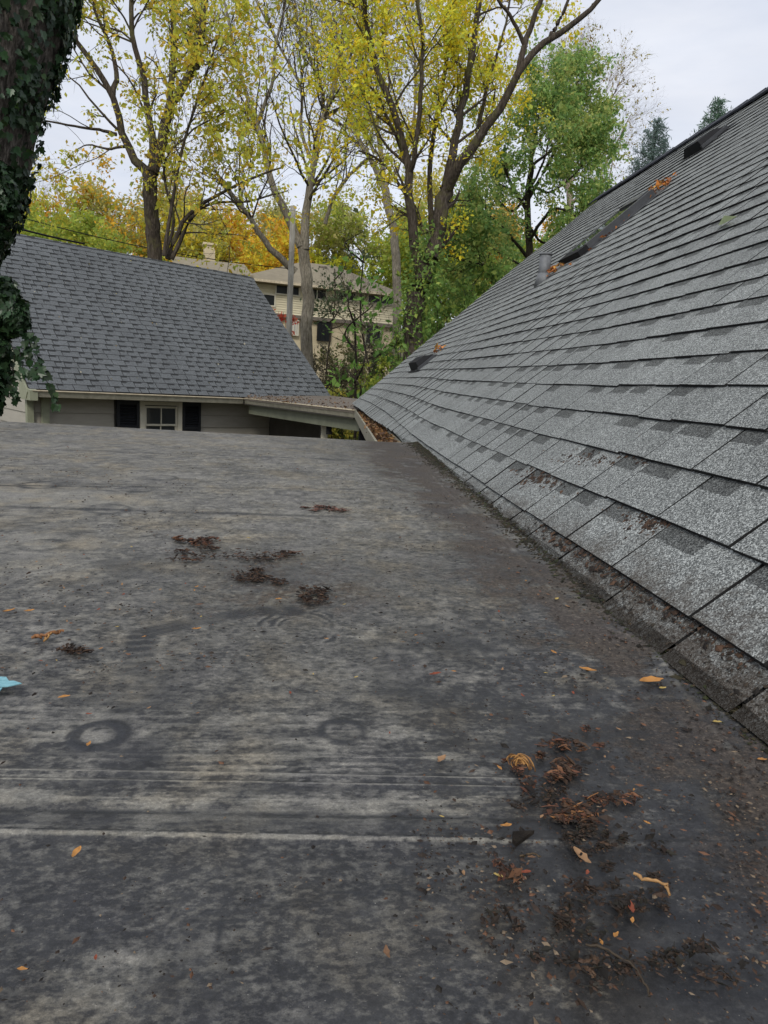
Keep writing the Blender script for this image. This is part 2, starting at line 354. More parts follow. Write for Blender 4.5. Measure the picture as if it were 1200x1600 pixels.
def finish(tabs, place, mats, parent, nparts, nm='shingle'):
    info = []
    for (x, k, i, sx) in tabs:
        Mw = place(x, k, VAR[i][0] * sx) @ Matrix.Diagonal((sx, 1, 1, 1)); c = Mw @ Vector((VAR[i][0] / 2, EXP / 2, 0))
        v = RC.T @ np.array(c); depth = -v[2]
        px = 600 + FPX * v[0] / max(depth, .05); py = 800 - FPX * v[1] / max(depth, .05)
        vis = depth > .1 and -40 < px < 1240 and -20 < py < 1640
        nrm = Mw.to_3x3() @ Vector((0, 0, 1)); cosv = max(0.02, abs(nrm.dot(-c) / c.length))
        info.append((VAR[i][0] * EXP * cosv / depth ** 2 if vis else 0, Mw, i))
    order = sorted(range(len(info)), key=lambda j: -info[j][0])
    vm = [make_variant(i, mats, nm) for i in range(len(VAR))]
    for j in order[:nparts]:
        sc, Mw, i = info[j]
        o = bpy.data.objects.new(nm, vm[i]); COL.objects.link(o); o.parent = parent; o.matrix_local = Mw
    V = []; Fc = []; MI = []; UV = []; RN = []; b0 = 0
    for j in order[nparts:]:
        sc, Mw, i = info[j]; vs, fs, mi, uv = SHV[i]; A = np.array(Mw)
        V.append(vs @ A[:3, :3].T + A[:3, 3]); Fc.append(fs + b0); MI.append(mi); UV.append(uv); RN.append(np.full(len(vs), random.random())); b0 += len(vs)
    me = npmesh(nm + '_field', np.concatenate(V), np.concatenate(Fc), uv=np.concatenate(UV), attr={'rnd': np.concatenate(RN)})
    me.polygons.foreach_set('material_index', np.concatenate(MI).astype(np.int32))
    for q in mats: me.materials.append(q)
    o = bpy.data.objects.new('shingles', me); COL.objects.link(o); o.parent = parent; o['kind'] = 'stuff'
def frame(o, X, Y, Z): return Matrix([[X[0], Y[0], Z[0], o[0]], [X[1], Y[1], Z[1], o[1]], [X[2], Y[2], Z[2], o[2]], [0, 0, 0, 1]])
def koff(Y, k): 
    return float(np.interp(Y, [.7, 2.1, 3.2, 4.4, 5.7, 7.0, 9.0, 11.0], [0, .12, .26, .48, .86, 1.15, 1.38, 1.5])) * max(0, 1 - max(k, 0) / 10)
_rr = random.Random(3)
def place_r(x, k, wd):
    Yc = YG - x; Y2 = Yc - wd
    k1 = k + koff(Yc, k); k2 = k + koff(Y2, k)
    h = 0.0015 * _rr.random() + .006 * math.sin(Yc * .9 + k * .21) + .004 * math.sin(Yc * 2.3 - k * .5)
    a = RP(Yc, k1, h); c = RP(Y2, k2, h + .001 * (_rr.random() - .5)); X = c - a; X /= np.linalg.norm(X); X = X + U_R * _rr.gauss(0, .005); X /= np.linalg.norm(X)
    Yv = U_R - X * (X @ U_R); Yv /= np.linalg.norm(Yv); Z = np.cross(X, Yv)
    Z += Yv * _rr.gauss(0, .003); Z /= np.linalg.norm(Z); Yv = np.cross(Z, X)
    a = a + Yv * _rr.gauss(0, .0015); return frame(a, X, Yv, Z)
tabs = lay(range(0, 35), lambda k: 0, lambda k: YG + 1.6, place_r, 11, None, None, 300)
finish(tabs, place_r, [M['shingle'], M['butt']], roof, 270)
# starter course, cut off where it meets the flat roof
SHV_keep = SHV; r_ = random.Random(5); vmst = None; x = 0.0; nst = 0
while x < YG + .2:
    wd = r_.choice((.19, .24, .29)); Yc = YG - x; u = (ZF0 + ZFS * (Yc - wd / 2) + .012 + .35) / math.sin(PIT) / EXP
    vs, fs, mi, uv = shingle_mesh(wd, 0, bottom=min(.9, 1 + u - koff(Yc - wd / 2, 0)) if Yc < 4.3 else max(.0, 1.2 - koff(Yc, 0))); uv[:, 1] = 0
    if Yc > 4.3 or 1 + u - koff(Yc - wd / 2, 0) < .95:
        me = npmesh('starter', vs, fs, uv=uv, attr={'rnd': np.full(len(vs), r_.random())}); me.polygons.foreach_set('material_index', mi.astype(np.int32))
        me.materials.append(M['shingle']); me.materials.append(M['butt'])
        o = bpy.data.objects.new('starter_shingle', me); COL.objects.link(o); o.parent = roof; Mw = place_r(x, -1, wd); o.matrix_local = Matrix.Translation((0, 0, -.004)) @ Mw
    x += wd
# roof objects are children of children: their parent (roof) carries the inverse translation already
# ridge caps
for i in range(46):
    y1 = YG + .03 - i * .29; c = MB()
    for sgn in (1, -1):
        d = Vector((-sgn * math.cos(PIT), 0, -math.sin(PIT))) * .17; top = Vector((rx, 0, rz + .065))
        nn = Vector((-sgn * math.sin(PIT), 0, math.cos(PIT)))
        a = [top + Vector((0, y1, 0)), top + Vector((0, y1 - .31, .008)), top + Vector((0, y1 - .31, .008)) + d, top + Vector((0, y1, 0)) + d]
        if sgn < 0: a = a[::-1]
        c.prism(a[::-1], -nn * .02)
    obj('ridge_cap', c.mesh(), M['ridgecap'], roof).matrix_parent_inverse = Matrix.Identity(4)
# walls below
wb = MB(); wb.box((.95, -2.4, -3.0), (rx + 3.9, YG - .25, -.55)); pk = MB()
wb.prism([(.95, YG - .25, -.55), (.95, YG - .25, -.25), (rx, YG - .25, rz - .2), (rx + 3.9, YG - .25, -.55)], (0, -.15, 0))
obj('wall', wb.mesh(), M['siding'], house)
rk = MB(); a = [RP(YG - .02, .8, -.02), RP(YG - .02, KR, -.02), RP(YG - .02, KR, -.19), RP(YG - .02, .8, -.19)]; rk.prism(a, (0, .03, 0)); obj('rake_board', rk.mesh(), M['trim'], house)

# ---- flat rubber roof: a fine sheet with real seams, plate rings and wrinkles
def F2(px, py): q = F(px, py); return (q[0], q[1])
yy = np.concatenate([np.linspace(-1.6, .3, 20)[:-1], np.arange(.3, .545, .0032), np.arange(.545, .70, .0011), np.arange(.70, 1.15, .0032), np.arange(1.15, 2.2, .008), np.arange(2.2, 4.16, .018), [4.16, 4.185, 4.20, 4.205]])
xx = np.concatenate([np.linspace(-4.6, -1.9, 40)[:-1], np.arange(-1.9, -.5, .016), np.arange(-.5, .70, .0042), [.74]])
FX, FY = np.meshgrid(xx, yy)
ZB = ZF0 + ZFS * FY
# how the rows run: seams tilt slightly as in the place
seamA = [F2(-300, 1284), F2(400, 1296), F2(1150, 1312)]
seamB = [F2(-300, 1190), F2(400, 1203), F2(980, 1214)]; seamC = [F2(-300, 1205), F2(400, 1217), F2(980, 1226)]
seamD = [F2(-300, 1247), F2(400, 1262), F2(1000, 1272)]
seamE = [F2(-200, 783), F2(400, 803), F2(560, 806)]; seamF = [F2(-200, 692), F2(400, 712), F2(600, 720)]
seamG = [F2(-200, 755), F2(250, 760)]
foldH = [F2(40, 850), F2(110, 838), F2(165, 792), F2(245, 745)]
flap = [F2(668, 735), F2(700, 770), F2(790, 845), F2(900, 962), F2(985, 995), F2(1020, 1015), F2(1100, 1125), F2(1190, 1220)]
sig = seamB[1][1]
z = ZB + .004 * (vnoise(FX, FY, 1.2, 1, 3) - .5) + .0022 * (vnoise(FX, FY, 5, 2, 3) - .5) * sstep(.2, .5, FY) + .0007 * (vnoise(FX, FY, 14, 3, 3) - .5)
def rowdist(pts): 
    (ax, ay), (bx, by) = pts[0], pts[-1]; s = (by - ay) / (bx - ax); return FY - (ay + s * (FX - ax))
right_fade = 1 - sstep(.20, .34, FX)
dA = rowdist(seamA); z += -.0032 * sstep(.002, -.002, dA) * (1 - sstep(.42, .6, FX)) * 1.0 + .0014 * np.exp(-(dA / .004) ** 2)
for sm, hgt, wd in ((seamB, .0016, .003), (seamC, .0014, .003), (seamD, -.0018, .006)):
    d_ = rowdist(sm); z += hgt * np.exp(-(d_ / wd) ** 2) * right_fade
for sm in (seamE, seamF): d_ = rowdist(sm); z += -.003 * sstep(.006, -.006, d_) * (1 - sstep(.35, .6, FX))
plates = [(F2(155, 1142), .027, 1.), (F2(535, 1136), .025, .55), (F2(62, 757), .055, .7), (F2(168, 793), .055, .6), (F2(215, 763), .05, .5), (F2(250, 745), .055, .6), (F2(65, 848), .045, .6), (F2(455, 770), .05, .6),]
for (cx, cy), r, amp in plates:
    d_ = np.hypot(FX - cx, FY - cy); z += amp * (.0022 * np.exp(-((d_ - r) / (r * .16)) ** 2) + .0012 * sstep(r, r * .6, d_))
# membrane turned up under the shingles, and the loose flap edge
ex = .60 - .0 * FY; z += .012 * sstep(.50, .66, FX) ** 2
df = seg_dist(FX, FY, flap); z += .0022 * np.exp(-(df / .006) ** 2)
z[-3:, :] -= np.array([.003, .012, .16])[:, None]; z[FX > .62] = np.minimum(z[FX > .62], (RP(0, 0)[2] + (FX[FX > .62] - O_R[0]) * math.tan(PIT) - .004))
# masks: dust (pale silt), brown (bark dust), dark (scuffed or wet rubber)
n1 = vnoise(FX, FY, 26, 21, 4, .65); n2 = vnoise(FX, FY, 75, 22, 2, .6); n3 = vnoise(FX, FY, 12, 23, 4, .65, fy=150); n4 = vnoise(FX, FY, 2.2, 24, 4)
dust = .62 * sstep(.44, .68, .5 * n1 + .5 * n2) * (.45 + .55 * sstep(.3, .62, n4))
band = sstep(seamA[1][1] - .0, seamA[1][1] + .01, FY) * sstep(.86, .78, FY) * (1 - sstep(.16, .30, FX))
dust += band * .62 * sstep(.46, .66, .6 * n3 + .4 * n1)
dust += band * .35 * np.exp(-((rowdist(seamD) - .010) / .009) ** 2) * sstep(.38, .6, vnoise(FX, FY, 16, 51, 3))
def line(pts, wd, amt, cut=None, nzf=18, sd=40, lo=.28):
    d_ = np.abs(rowdist(pts)); k = np.exp(-(d_ / wd) ** 2) * amt * (.45 + .55 * sstep(lo, .6, vnoise(FX, FY, nzf, sd, 3)))
    return k if cut is None else k * (1 - sstep(cut, cut + .06, FX))
dust += line([F2(-300, 1143), F2(400, 1150), F2(980, 1158)], .0018, .55, .15, sd=43) + line([F2(-300, 1165), F2(400, 1174), F2(980, 1182)], .0012, .7, .15, sd=44) + line([F2(-300, 1232), F2(400, 1243), F2(980, 1250)], .0015, .6, .18, sd=45) + line(seamA, .0011, 1.5, .19, lo=.1) + line(seamA, .001, .5, .30) + line(seamB, .0010, 1.2, .2, sd=41, lo=.1) + line(seamC, .0010, 1.2, .2, sd=42, lo=.1)
dust *= .8 + .2 * sstep(.5, .62, FY); dust += -.03 + .26 * sstep(.5, 1.2, FY) * (1 - .5 * sstep(.1, .5, FX)); far = sstep(.9, 2.2, FY)
dust += far * .26 * sstep(.35, .6, n3) + .07 * far
for (cx, cy), r, amp in plates[:2]:
    d_ = np.hypot((FX - cx), FY - cy)
for (px, py), rx_, ry_, amt in (((40, 772), .20, .10, 1.7), ((165, 778), .13, .05, 1.2), ((260, 742), .13, .05, 1.1), ((60, 840), .12, .05, 1.2), ((60, 870), .1, .12, .45), ((150, 1148), .016, .010, 2.6), ((225, 1138), .009, .007, 1.4), ((95, 1140), .010, .006, 1.1),
                               ((355, 690), .3, .1, .5), ((20, 1235), .04, .010, 1.0), ((65, 1240), .035, .009, .9), ((280, 1243), .05, .009, .6), ((560, 1243), .09, .008, .6), ((140, 1545), .03, .02, .6), ((330, 1455), .014, .012, .8), ((210, 1480), .03, .008, .7), ((470, 1055), .2, .05, .25), ((20, 700), .15, .15, .5)):
    cx, cy = F2(px, py); dd = ((FX - cx) / rx_) ** 2 + ((FY - cy) / ry_) ** 2; dust += amt * np.exp(-dd) * (.4 + .8 * vnoise(FX, FY, 22, 60, 4))
dark = .45 * sstep(.5, .72, vnoise(FX, FY, 6, 70, 4)) + .35 * sstep(.5, .7, vnoise(FX, FY, 7, 71, 4, fy=90)) * (FY < .86)
for sm, wd in ((seamA, .010), (seamD, .006)): 
    d_ = rowdist(sm); dark += .6 * np.exp(-((d_ + wd * (-1.6 if sm is seamA else .6)) / wd) ** 2) * (.4 + .9 * n3) * right_fade
for sm in (seamE, seamF, seamG): dark += 1.0 * np.exp(-(rowdist(sm) / .010) ** 2) * (1 - sstep(.0, .4, FX)) * (.5 + .5 * n1)
dark += .3 * np.exp(-(seg_dist(FX, FY, foldH) / .016) ** 2)
for (cx, cy), r, amp in plates:
    d_ = np.hypot(FX - cx, FY - cy); dark += (2.6 if r < .028 else 1.) * amp * np.exp(-((d_ - r) / (r * .22)) ** 2) * (.15 + 1.2 * vnoise(FX, FY, 40, 99, 3)); dust *= 1 - .7 * amp * np.exp(-((d_ - r) / (r * .2)) ** 2)
# water worm-marks in the foreground
wv = vnoise(FX, FY, 17, 80, 3, .5); crease = np.exp(-((wv - .5) / .010) ** 2) * sstep(.60, .52, FY) * sstep(.42, .6, vnoise(FX, FY, 7, 81, 2)); dark += 2.0 * crease
# the wiped smear
smear = [F2(215, 1035), F2(222, 985), F2(300, 968), F2(400, 950), F2(455, 950)]
ds = seg_dist(FX, FY, smear); ang = vnoise(FX * 1, FY * 1, 7, 90, 2); st = .5 + .5 * np.sin(ds * 1500 + 3 * n4)
ds = ds + .012 * (vnoise(FX, FY, 30, 92, 3) - .5); wdth = .026; msk = sstep(wdth * 1.2, wdth * .5, ds) * (.5 + .5 * sstep(.3, .6, vnoise(FX, FY, 14, 93, 3))); dark += 1.5 * msk * (.35 + .65 * st * vnoise(FX, FY, 10, 97, 2)); dust *= 1 - .6 * msk; dust += .35 * msk * (1 - st); dust += .12 * np.exp(-((ds - wdth * 1.15) / .006) ** 2)
cx, cy = F2(470, 975); rr_ = np.hypot(FX - cx, (FY - cy) * .8); arc = sstep(.085, .07, rr_) * sstep(.018, .03, rr_) * (np.arctan2(FY - cy, FX - cx) > -1.0) * (FX > cx - .07)
arc = arc * sstep(.3, .6, vnoise(FX, FY, 20, 94, 3)); arcl = .5 + .5 * np.sin(rr_ * 430 + 9 * n1); dark += 1.1 * arc * arcl; dust = dust * (1 - .6 * arc) + .5 * arc * (1 - arcl)
# bark dust against the slope
edge = .60 - FX
bw = .20 + .14 * vnoise(FX, FY, 3, 95, 3) + .02 * FY
brown = sstep(bw, bw * .3, edge) * (.10 + 1.05 * sstep(.35, .68, vnoise(FX, FY, 12, 96, 5, .65)))
brown += .9 * np.exp(-(((FX - .47) / .20) ** 2 + ((FY - 2.9) / .9) ** 2)) * sstep(.35, .6, n1) + .35 * sstep(2.6, 4.0, FY) * sstep(-.3, .4, FX)
brown *= 1 - .8 * np.exp(-((edge - .17) / .03) ** 2) * (FY < 1.6) * sstep(.45, .6, n4)
for px, py, rr2, am in ((870, 1190, .035, .6), (920, 1290, .05, .6), (450, 905, .2, .35), (400, 870, .13, .4), (330, 945, .1, .3), (820, 915, .08, .8), (870, 990, .05, .9), (700, 890, .2, .3), (500, 930, .12, .4), (1000, 1180, .06, .4)):
    cx, cy = F2(px, py); brown += am * np.exp(-((FX - cx) ** 2 + ((FY - cy)) ** 2) / rr2 ** 2) * sstep(.4, .62, n2 * .5 + n1 * .5) * 1.3
moss = sstep(.055, .0, edge) * sstep(1.5, .8, FY)
dust *= 1 - .75 * np.clip(brown, 0, 1)
dust += .5 * np.exp(-(df / .005) ** 2) * (.3 + .7 * sstep(.4, .6, n2))
dust = dust - .24 * sstep(.06, .26, FX) * sstep(1.3, .7, FY); mask = np.stack([np.clip(dust, -.4, 1), np.clip(brown, 0, 1), np.clip(dark, 0, 1), np.clip(moss, 0, 1)], -1).reshape(-1, 4)
nx = len(xx); ny = len(yy); idx = np.arange(nx * ny).reshape(ny, nx)
quads = np.stack([idx[:-1,:-1], idx[:-1,1:], idx[1:,1:], idx[1:,:-1]], -1).reshape(-1, 4)
fm, n, b = nodes('rubber_membrane'); p = geo_pos(n); a = attrcol(n); sc = n.nodes.new('ShaderNodeSeparateColor'); n.links.new(a.outputs['Color'], sc.inputs[0])
t0 = tex(n, 'Noise', 30, 8, .7, p); base = ramp(n, [(.3, (.017, .0175, .0195)), (.52, (.034, .0348, .037)), (.72, (.058, .0585, .059))]); n.links.new(t0.outputs[0], base.inputs[0])
td = tex(n, 'Noise', 75, 8, .75, p); td2 = tex(n, 'Noise', 420, 3, .6, p)
def thr(val, noise, lo, hi, amt=1.2):
    f = math_(n, 'MULTIPLY_ADD', math_(n, 'SUBTRACT', noise, .5), amt, val); r = ramp(n, [(lo, g(0)), (hi, g(1))]); n.links.new(f, r.inputs[0]); return r.outputs[0]
duc = ramp(n, [(.3, (.155, .153, .142)), (.7, (.30, .285, .242))]); n.links.new(t0.outputs[0], duc.inputs[0])
tmA = tex(n, 'Noise', 58, 9, .74, p, (.75, 1.15, 1)); tmB = tex(n, 'Noise', 135, 7, .74, p, (.7, 1.15, 1)); tmv = math_(n, 'ADD', math_(n, 'MULTIPLY', tmA.outputs[0], .38), math_(n, 'MULTIPLY', tmB.outputs[0], .62)); f_d = thr(math_(n, 'MULTIPLY_ADD', sc.outputs[0], .98, .07), tmv, 0.0, 1.0, 4.6)
col = mixc(n, base.outputs[0], duc.outputs[0], math_(n, 'MULTIPLY', f_d, .85))
tb = tex(n, 'Noise', 160, 6, .8, p); f_b = thr(sc.outputs[1], tb.outputs[0], .25, .8, 1.5)
brc = ramp(n, [(.35, (.022, .017, .013)), (.52, (.062, .050, .041)), (.68, (.16, .13, .105))]); n.links.new(tb.outputs[0], brc.inputs[0])
col = mixc(n, col, brc.outputs[0], math_(n, 'MULTIPLY', f_b, .75))
f_k = thr(sc.outputs[2], tmv, .25, .95, 3.2); col = mixc(n, col, (.022, .024, .028), math_(n, 'MULTIPLY', f_k, .85))
f_m = thr(a.outputs['Alpha'], tb.outputs[0], .35, .7, 1.2); col = mixc(n, col, (.035, .040, .012), math_(n, 'MULTIPLY', f_m, .6))
vo = tex(n, 'Voronoi', 170, vec=p); vr = ramp(n, [(.0, g(1)), (.055, g(1)), (.085, g(0))]); n.links.new(vo.outputs['Distance'], vr.inputs[0])
vs_ = n.nodes.new('ShaderNodeSeparateColor'); n.links.new(vo.outputs['Color'], vs_.inputs[0]); keep = math_(n, 'GREATER_THAN', vs_.outputs[0], .72)
col = mixc(n, col, (.30, .29, .26), math_(n, 'MULTIPLY', math_(n, 'MULTIPLY', vr.outputs[0], keep), .75))
tf1 = tex(n, 'Noise', 240, 5, .8, p, (.75, 1.1, 1)); tf2 = tex(n, 'Noise', 620, 3, .8, p); fg_ = ramp(n, [(.32, g(.50)), (.5, g(.95)), (.68, g(1.75))]); n.links.new(math_(n, 'ADD', math_(n, 'MULTIPLY', tf1.outputs[0], .62), math_(n, 'MULTIPLY', tf2.outputs[0], .38)), fg_.inputs[0]); col = mixc(n, col, fg_.outputs[0], .85, 'MULTIPLY')
tpk = tex(n, 'Noise', 7, 5, .6, p); pk_ = ramp(n, [(.35, (1.0, 1.0, 1.04)), (.5, (1, 1, 1)), (.66, (1.10, 1.02, .90))]); n.links.new(tpk.outputs[0], pk_.inputs[0]); col = mixc(n, col, pk_.outputs[0], 1.0, 'MULTIPLY'); n.links.new(col, b.inputs['Base Color']); rghr = ramp(n, [(.2, g(.48)), (.8, g(.8))]); n.links.new(math_(n, 'MAXIMUM', f_d, f_b), rghr.inputs[0]); n.links.new(rghr.outputs[0], b.inputs['Roughness']); b.inputs['Specular IOR Level'].default_value = .35
hh = math_(n, 'ADD', math_(n, 'MULTIPLY', td.outputs[0], .6), math_(n, 'MULTIPLY', f_b, .6)); bump(n, b, hh, .55, .003)
flat = obj('flat_roof', npmesh('flat_roof', np.stack([FX, FY, z], -1).reshape(-1, 3), quads, col=mask, smooth=True), fm, house)
ff = MB(); ff.box((-4.6, 3.95, -.62), (.62, 4.19, -.36)); ff.box((-4.6, -1.6, -3.0), (.93, 4.0, -.47)); obj('fascia', ff.mesh(), M['olive'], house)

# ---- gutter beyond the flat roof, full of leaves
ga, gb = Vector((.455, 4.35, -.362)), Vector((.685, 10.15, -.352))
def run(a, b_, prof, name, m, parent, smooth=False):
    """sweep a profile [(across, up)] along a->b"""
    a = Vector(a); b_ = Vector(b_); t = (b_ - a).normalized(); s = t.cross(Vector((0, 0, 1))).normalized()
    vs = [q + s * u + Vector((0, 0, v)) for q in (a, b_) for u, v in prof]; k = len(prof)
    mb = MB(); mb.add(vs, [(i, i + 1, k + i + 1, k + i) for i in range(k - 1)] + [(k - 1, 0, k, 2 * k - 1), tuple(range(k))[::-1], tuple(range(k, 2 * k))]); return obj(name, mb.mesh(), m, parent)
gp = [(-.012, .0), (.004, .0), (.004, -.008), (-.002, -.09), (.16, -.09), (.164, 0), (.168, 0), (.168, -.10), (-.018, -.10)]
gut = run(ga, gb, gp, 'gutter', M['gutter'], house)
ef = MB(); ef.prism([(.64, 4.3, -.40), (.64, 4.3, -.6), (.93, 10.9, -.6), (.93, 10.9, -.30)], (.04, 0, 0)); obj('fascia', ef.mesh(), M['olive'], house)
def bits(name, pts, size, cols, parent=None, kind='stuff', flatn=.45, up=(0, 0, 1), thick=0, curl=.4, asp=(.35, .8), mat='dryleaf', seed=1, fold=.25):
    """small curled leaf scraps at pts, lying roughly on the surface of normal `up`"""
    r = np.random.default_rng(seed); n_ = len(pts); up = np.broadcast_to(np.asarray(up, float), (n_, 3)); s = size * np.exp(r.normal(0, .35, n_)) if np.isscalar(size) else size
    nn = up + r.normal(0, flatn, (n_, 3)); nn /= np.linalg.norm(nn, axis=1)[:, None]
    t = r.normal(0, 1, (n_, 3)); t -= nn * (t * nn).sum(1)[:, None]; t /= np.linalg.norm(t, axis=1)[:, None]; q = np.cross(nn, t)
    L = s[:, None]; Wd = L * r.uniform(asp[0], asp[1], (n_, 1)); c = np.asarray(pts)
    l0 = c - t * L * .5; l1 = c + t * L * .5 + nn * L * curl * r.uniform(-.2, 1, (n_, 1)); a_ = c + q * Wd * .5 + nn * L * fold; b_ = c - q * Wd * .5 + nn * L * fold
    V = np.stack([l0, b_, l1, a_, c], 1).reshape(-1, 3); bs = np.arange(n_)[:, None] * 5
    Fc = np.concatenate([bs + np.array([[0, 1, 4]]), bs + np.array([[1, 2, 4]]), bs + np.array([[2, 3, 4]]), bs + np.array([[3, 0, 4]])])
    cc = np.array(cols)[r.integers(0, len(cols), n_)] * r.uniform(.6, 1.2, (n_, 1)); col = np.repeat(cc, 5, 0)
    return obj(name, npmesh(name, V, Fc, col=col), M[mat], parent, kind)
r = np.random.default_rng(5); tt = r.random(1500); gpts = np.array(ga)[None] + (np.array(gb) - np.array(ga))[None] * tt[:, None] + np.stack([r.uniform(.0, .165, 1500), np.zeros(1500), r.uniform(-.05, -.005, 1500)], 1)
o = bits('leaf_litter', gpts, .035, [(.22, .11, .05), (.13, .075, .04), (.30, .21, .11), (.09, .05, .03), (.30, .16, .06)], None, seed=3); tag(o, 'brown and orange leaf litter filling the gutter beside the grey slope', 'leaf litter')

# ---- skylight, vents and pipe on the slope
def rbox(mb, Y0, Y1, k0, k1, h0, h1, mi=0):
    a = [RP(Y1, k0, h0), RP(Y0, k0, h0), RP(Y0, k1, h0), RP(Y1, k1, h0)]; mb.prism(a[::-1], N_R * (h1 - h0), mi); return mb
sk = obj('skylight', rbox(MB(), 6.22, 6.62, 17.2, 22.1, .0, .045).mesh(), M['sky_frame'], house)
for nm, args, mt in (('frame', (6.17, 6.23, 17.0, 22.3, .0, .075), 'sky_frame'), ('frame', (6.60, 6.64, 17.0, 22.3, .0, .075), 'sky_frame'), ('frame', (6.235, 6.595, 21.4, 22.3, .0, .085), 'sky_frame'),
                     ('sill', (6.15, 6.64, 16.3, 17.0, .005, .07), 'black'), ('glass', (6.235, 6.595, 17.0, 21.4, .058, .07), 'skyglass')):
    obj(nm, rbox(MB(), *args).mesh(), M[mt], sk)
fl = obj('flashing', rbox(MB(), 6.08, 6.74, 15.9, 22.9, .012, .016).mesh(), M['sky_frame'], sk)
def vent(Y0, Y1, k0, k1, h, lab):
    v = MB(); a = [RP(Y1, k0, .015), RP(Y0, k0, .015), RP(Y0, k1, .015), RP(Y1, k1, .015)]; s = .06
    t = [RP(Y1 - s, k0 + .15, h), RP(Y0 + s, k0 + .15, h), RP(Y0 + s, k1 - .9, h * .95), RP(Y1 - s, k1 - .9, h * .95)]
    v.add([*a, *t], [(0, 1, 2, 3), (4, 7, 6, 5), (0, 4, 5, 1), (1, 5, 6, 2), (2, 6, 7, 3), (3, 7, 4, 0)])
    o = obj('roof_vent', v.mesh(), M['black'], house); o['label'] = lab
    obj('flange', rbox(MB(), Y0 - .05, Y1 + .05, k0 - .3, k1 + .3, .012, .017).mesh(), M['black'], o)
    obj('drip_edge', rbox(MB(), Y0 - .01, Y0 + .012, k0 - .1, k1 - .3, .02, .05).mesh(), M['sky_frame'], o)
vent(6.62, 6.98, 28.3, 30.6, .10, 'black hooded roof vent just below the ridge')
vent(7.75, 8.45, 5.7, 7.6, .11, 'low black roof vent near the far foot of the slope')
pb = Vector(RP(6.62, 14.6, 0)); pm = MB(); pm.tube([pb, pb + Vector((0, 0, .27))], .056, 16); pm.tube([pb + Vector((0, 0, .255)), pb + Vector((0, 0, .275))], .061, 16)
pp = obj('vent_pipe', pm.mesh(smooth=True), M['pipe'], house); pc = MB(); pc.tube([pb + Vector((-.0, 0, -.03)), pb + Vector((0, 0, .09))], [.085, .060], 16); obj('boot', pc.mesh(smooth=True), M['pipe'], pp)
obj('flashing', rbox(MB(), 6.45, 6.80, 13.4, 16.4, .013, .017).mesh(), M['pipe'], pp)
def heap(name, Yc, kc, sy, sk_, n_, size, lab, seed, cols=((.55, .20, .04), (.40, .14, .04), (.60, .33, .08), (.22, .09, .04)), h=.03):
    r = np.random.default_rng(seed); pts = np.array([RP(Yc + r.normal(0, sy), kc + r.normal(0, sk_), .015 + abs(r.normal(0, h))) for _ in range(n_)])
    return tag(bits(name, pts, size, list(cols), up=N_R, seed=seed), lab, 'leaf litter')
heap('leaf_litter', 6.28, 23.1, .10, .5, 90, .035, 'orange leaves caught behind the upper end of the skylight', 12)
heap('leaf_litter', 6.08, 18.2, .03, .9, 14, .03, 'few brown leaves beside the lower end of the skylight', 13, h=.01)
heap('leaf_litter', 6.52, 15.6, .07, .4, 34, .045, 'orange leaves heaped behind the vent pipe', 14)
heap('leaf_litter', 8.0, 8.2, .12, .25, 22, .045, 'small orange leaves behind the low black roof vent', 15)

# ================================================================== LEFT HOUSE
LE = np.array([-3.167, 12.608, -.386]); LA = math.radians(38)
LM = Matrix.Translation(Vector(LE)) @ Matrix.Rotation(LA, 4, 'Z'); LP = math.radians(40)
def L(x, y, z): return LM @ Vector((x, y, z + .386))      # local x along the eave, y back, z world height
lh = empty('garage', L(1.5, 3, -2.95), 'low taupe-sided building with a slate grey shingle roof behind the flat roof', 'garage')
LW, RW = -1.62, 4.72; NK = 31
Ul = Vector((0, math.cos(LP), math.sin(LP))); Nl = Vector((0, -math.sin(LP), math.cos(LP)))
def LR(x, k, h=0): return LM @ (Vector((x, 0, 0)) + Ul * (k * EXP) + Nl * h)
rd = MB(); rd.prism([LR(LW, NK, -.012), LR(RW, NK, -.012), LR(RW, 0, -.012), LR(LW, 0, -.012)][::-1][::-1], (LM.to_3x3() @ Nl) * -.12)
yr = NK * EXP * math.cos(LP); zr = NK * EXP * math.sin(LP) - .386
rd.prism([L(LW, yr, zr - .02), L(RW, yr, zr - .02), L(RW, 2 * yr, -.4), L(LW, 2 * yr, -.4)][::-1], (0, 0, -.14))
lroof = obj('roof', rd.mesh(), M['deck'], lh)
_r2_ = random.Random(9)
def place_l(x, k, wd):
    h = .0015 * _r2_.random() + .004 * math.sin(x * 1.3 + k * .3)
    return LM @ Matrix.Translation(Vector((x, 0, 0)) + Ul * (k * EXP + _r2_.gauss(0, .001)) + Nl * h) @ Matrix.Rotation(LP + _r2_.gauss(0, .0015), 4, 'X')
tabs = lay(range(0, NK), lambda k: LW, lambda k: RW, place_l, 21, None, None, 300)
finish(tabs, place_l, [M['shingle2'], M['butt']], lroof, 290)
for i in range(22):
    x0 = LW - .02 + i * .29; c = MB(); top = Vector((0, yr, zr + .386 + .018))
    for sg in (1, -1):
        d = Vector((0, -sg * math.cos(LP), -math.sin(LP))) * .14; nn = Vector((0, -sg * math.sin(LP), math.cos(LP)))
        a = [LM @ (top + Vector((x0, 0, 0))), LM @ (top + Vector((x0 + .30, 0, .006))), LM @ (top + Vector((x0 + .30, 0, .006)) + d), LM @ (top + Vector((x0, 0, 0)) + d)]
        if sg > 0: a = a[::-1]
        c.prism(a[::-1], (LM.to_3x3() @ nn) * -.008)
    o = obj('ridge_cap', c.mesh(), M['shingle2'], lroof)
    u = o.data.uv_layers.new(name='UVMap')
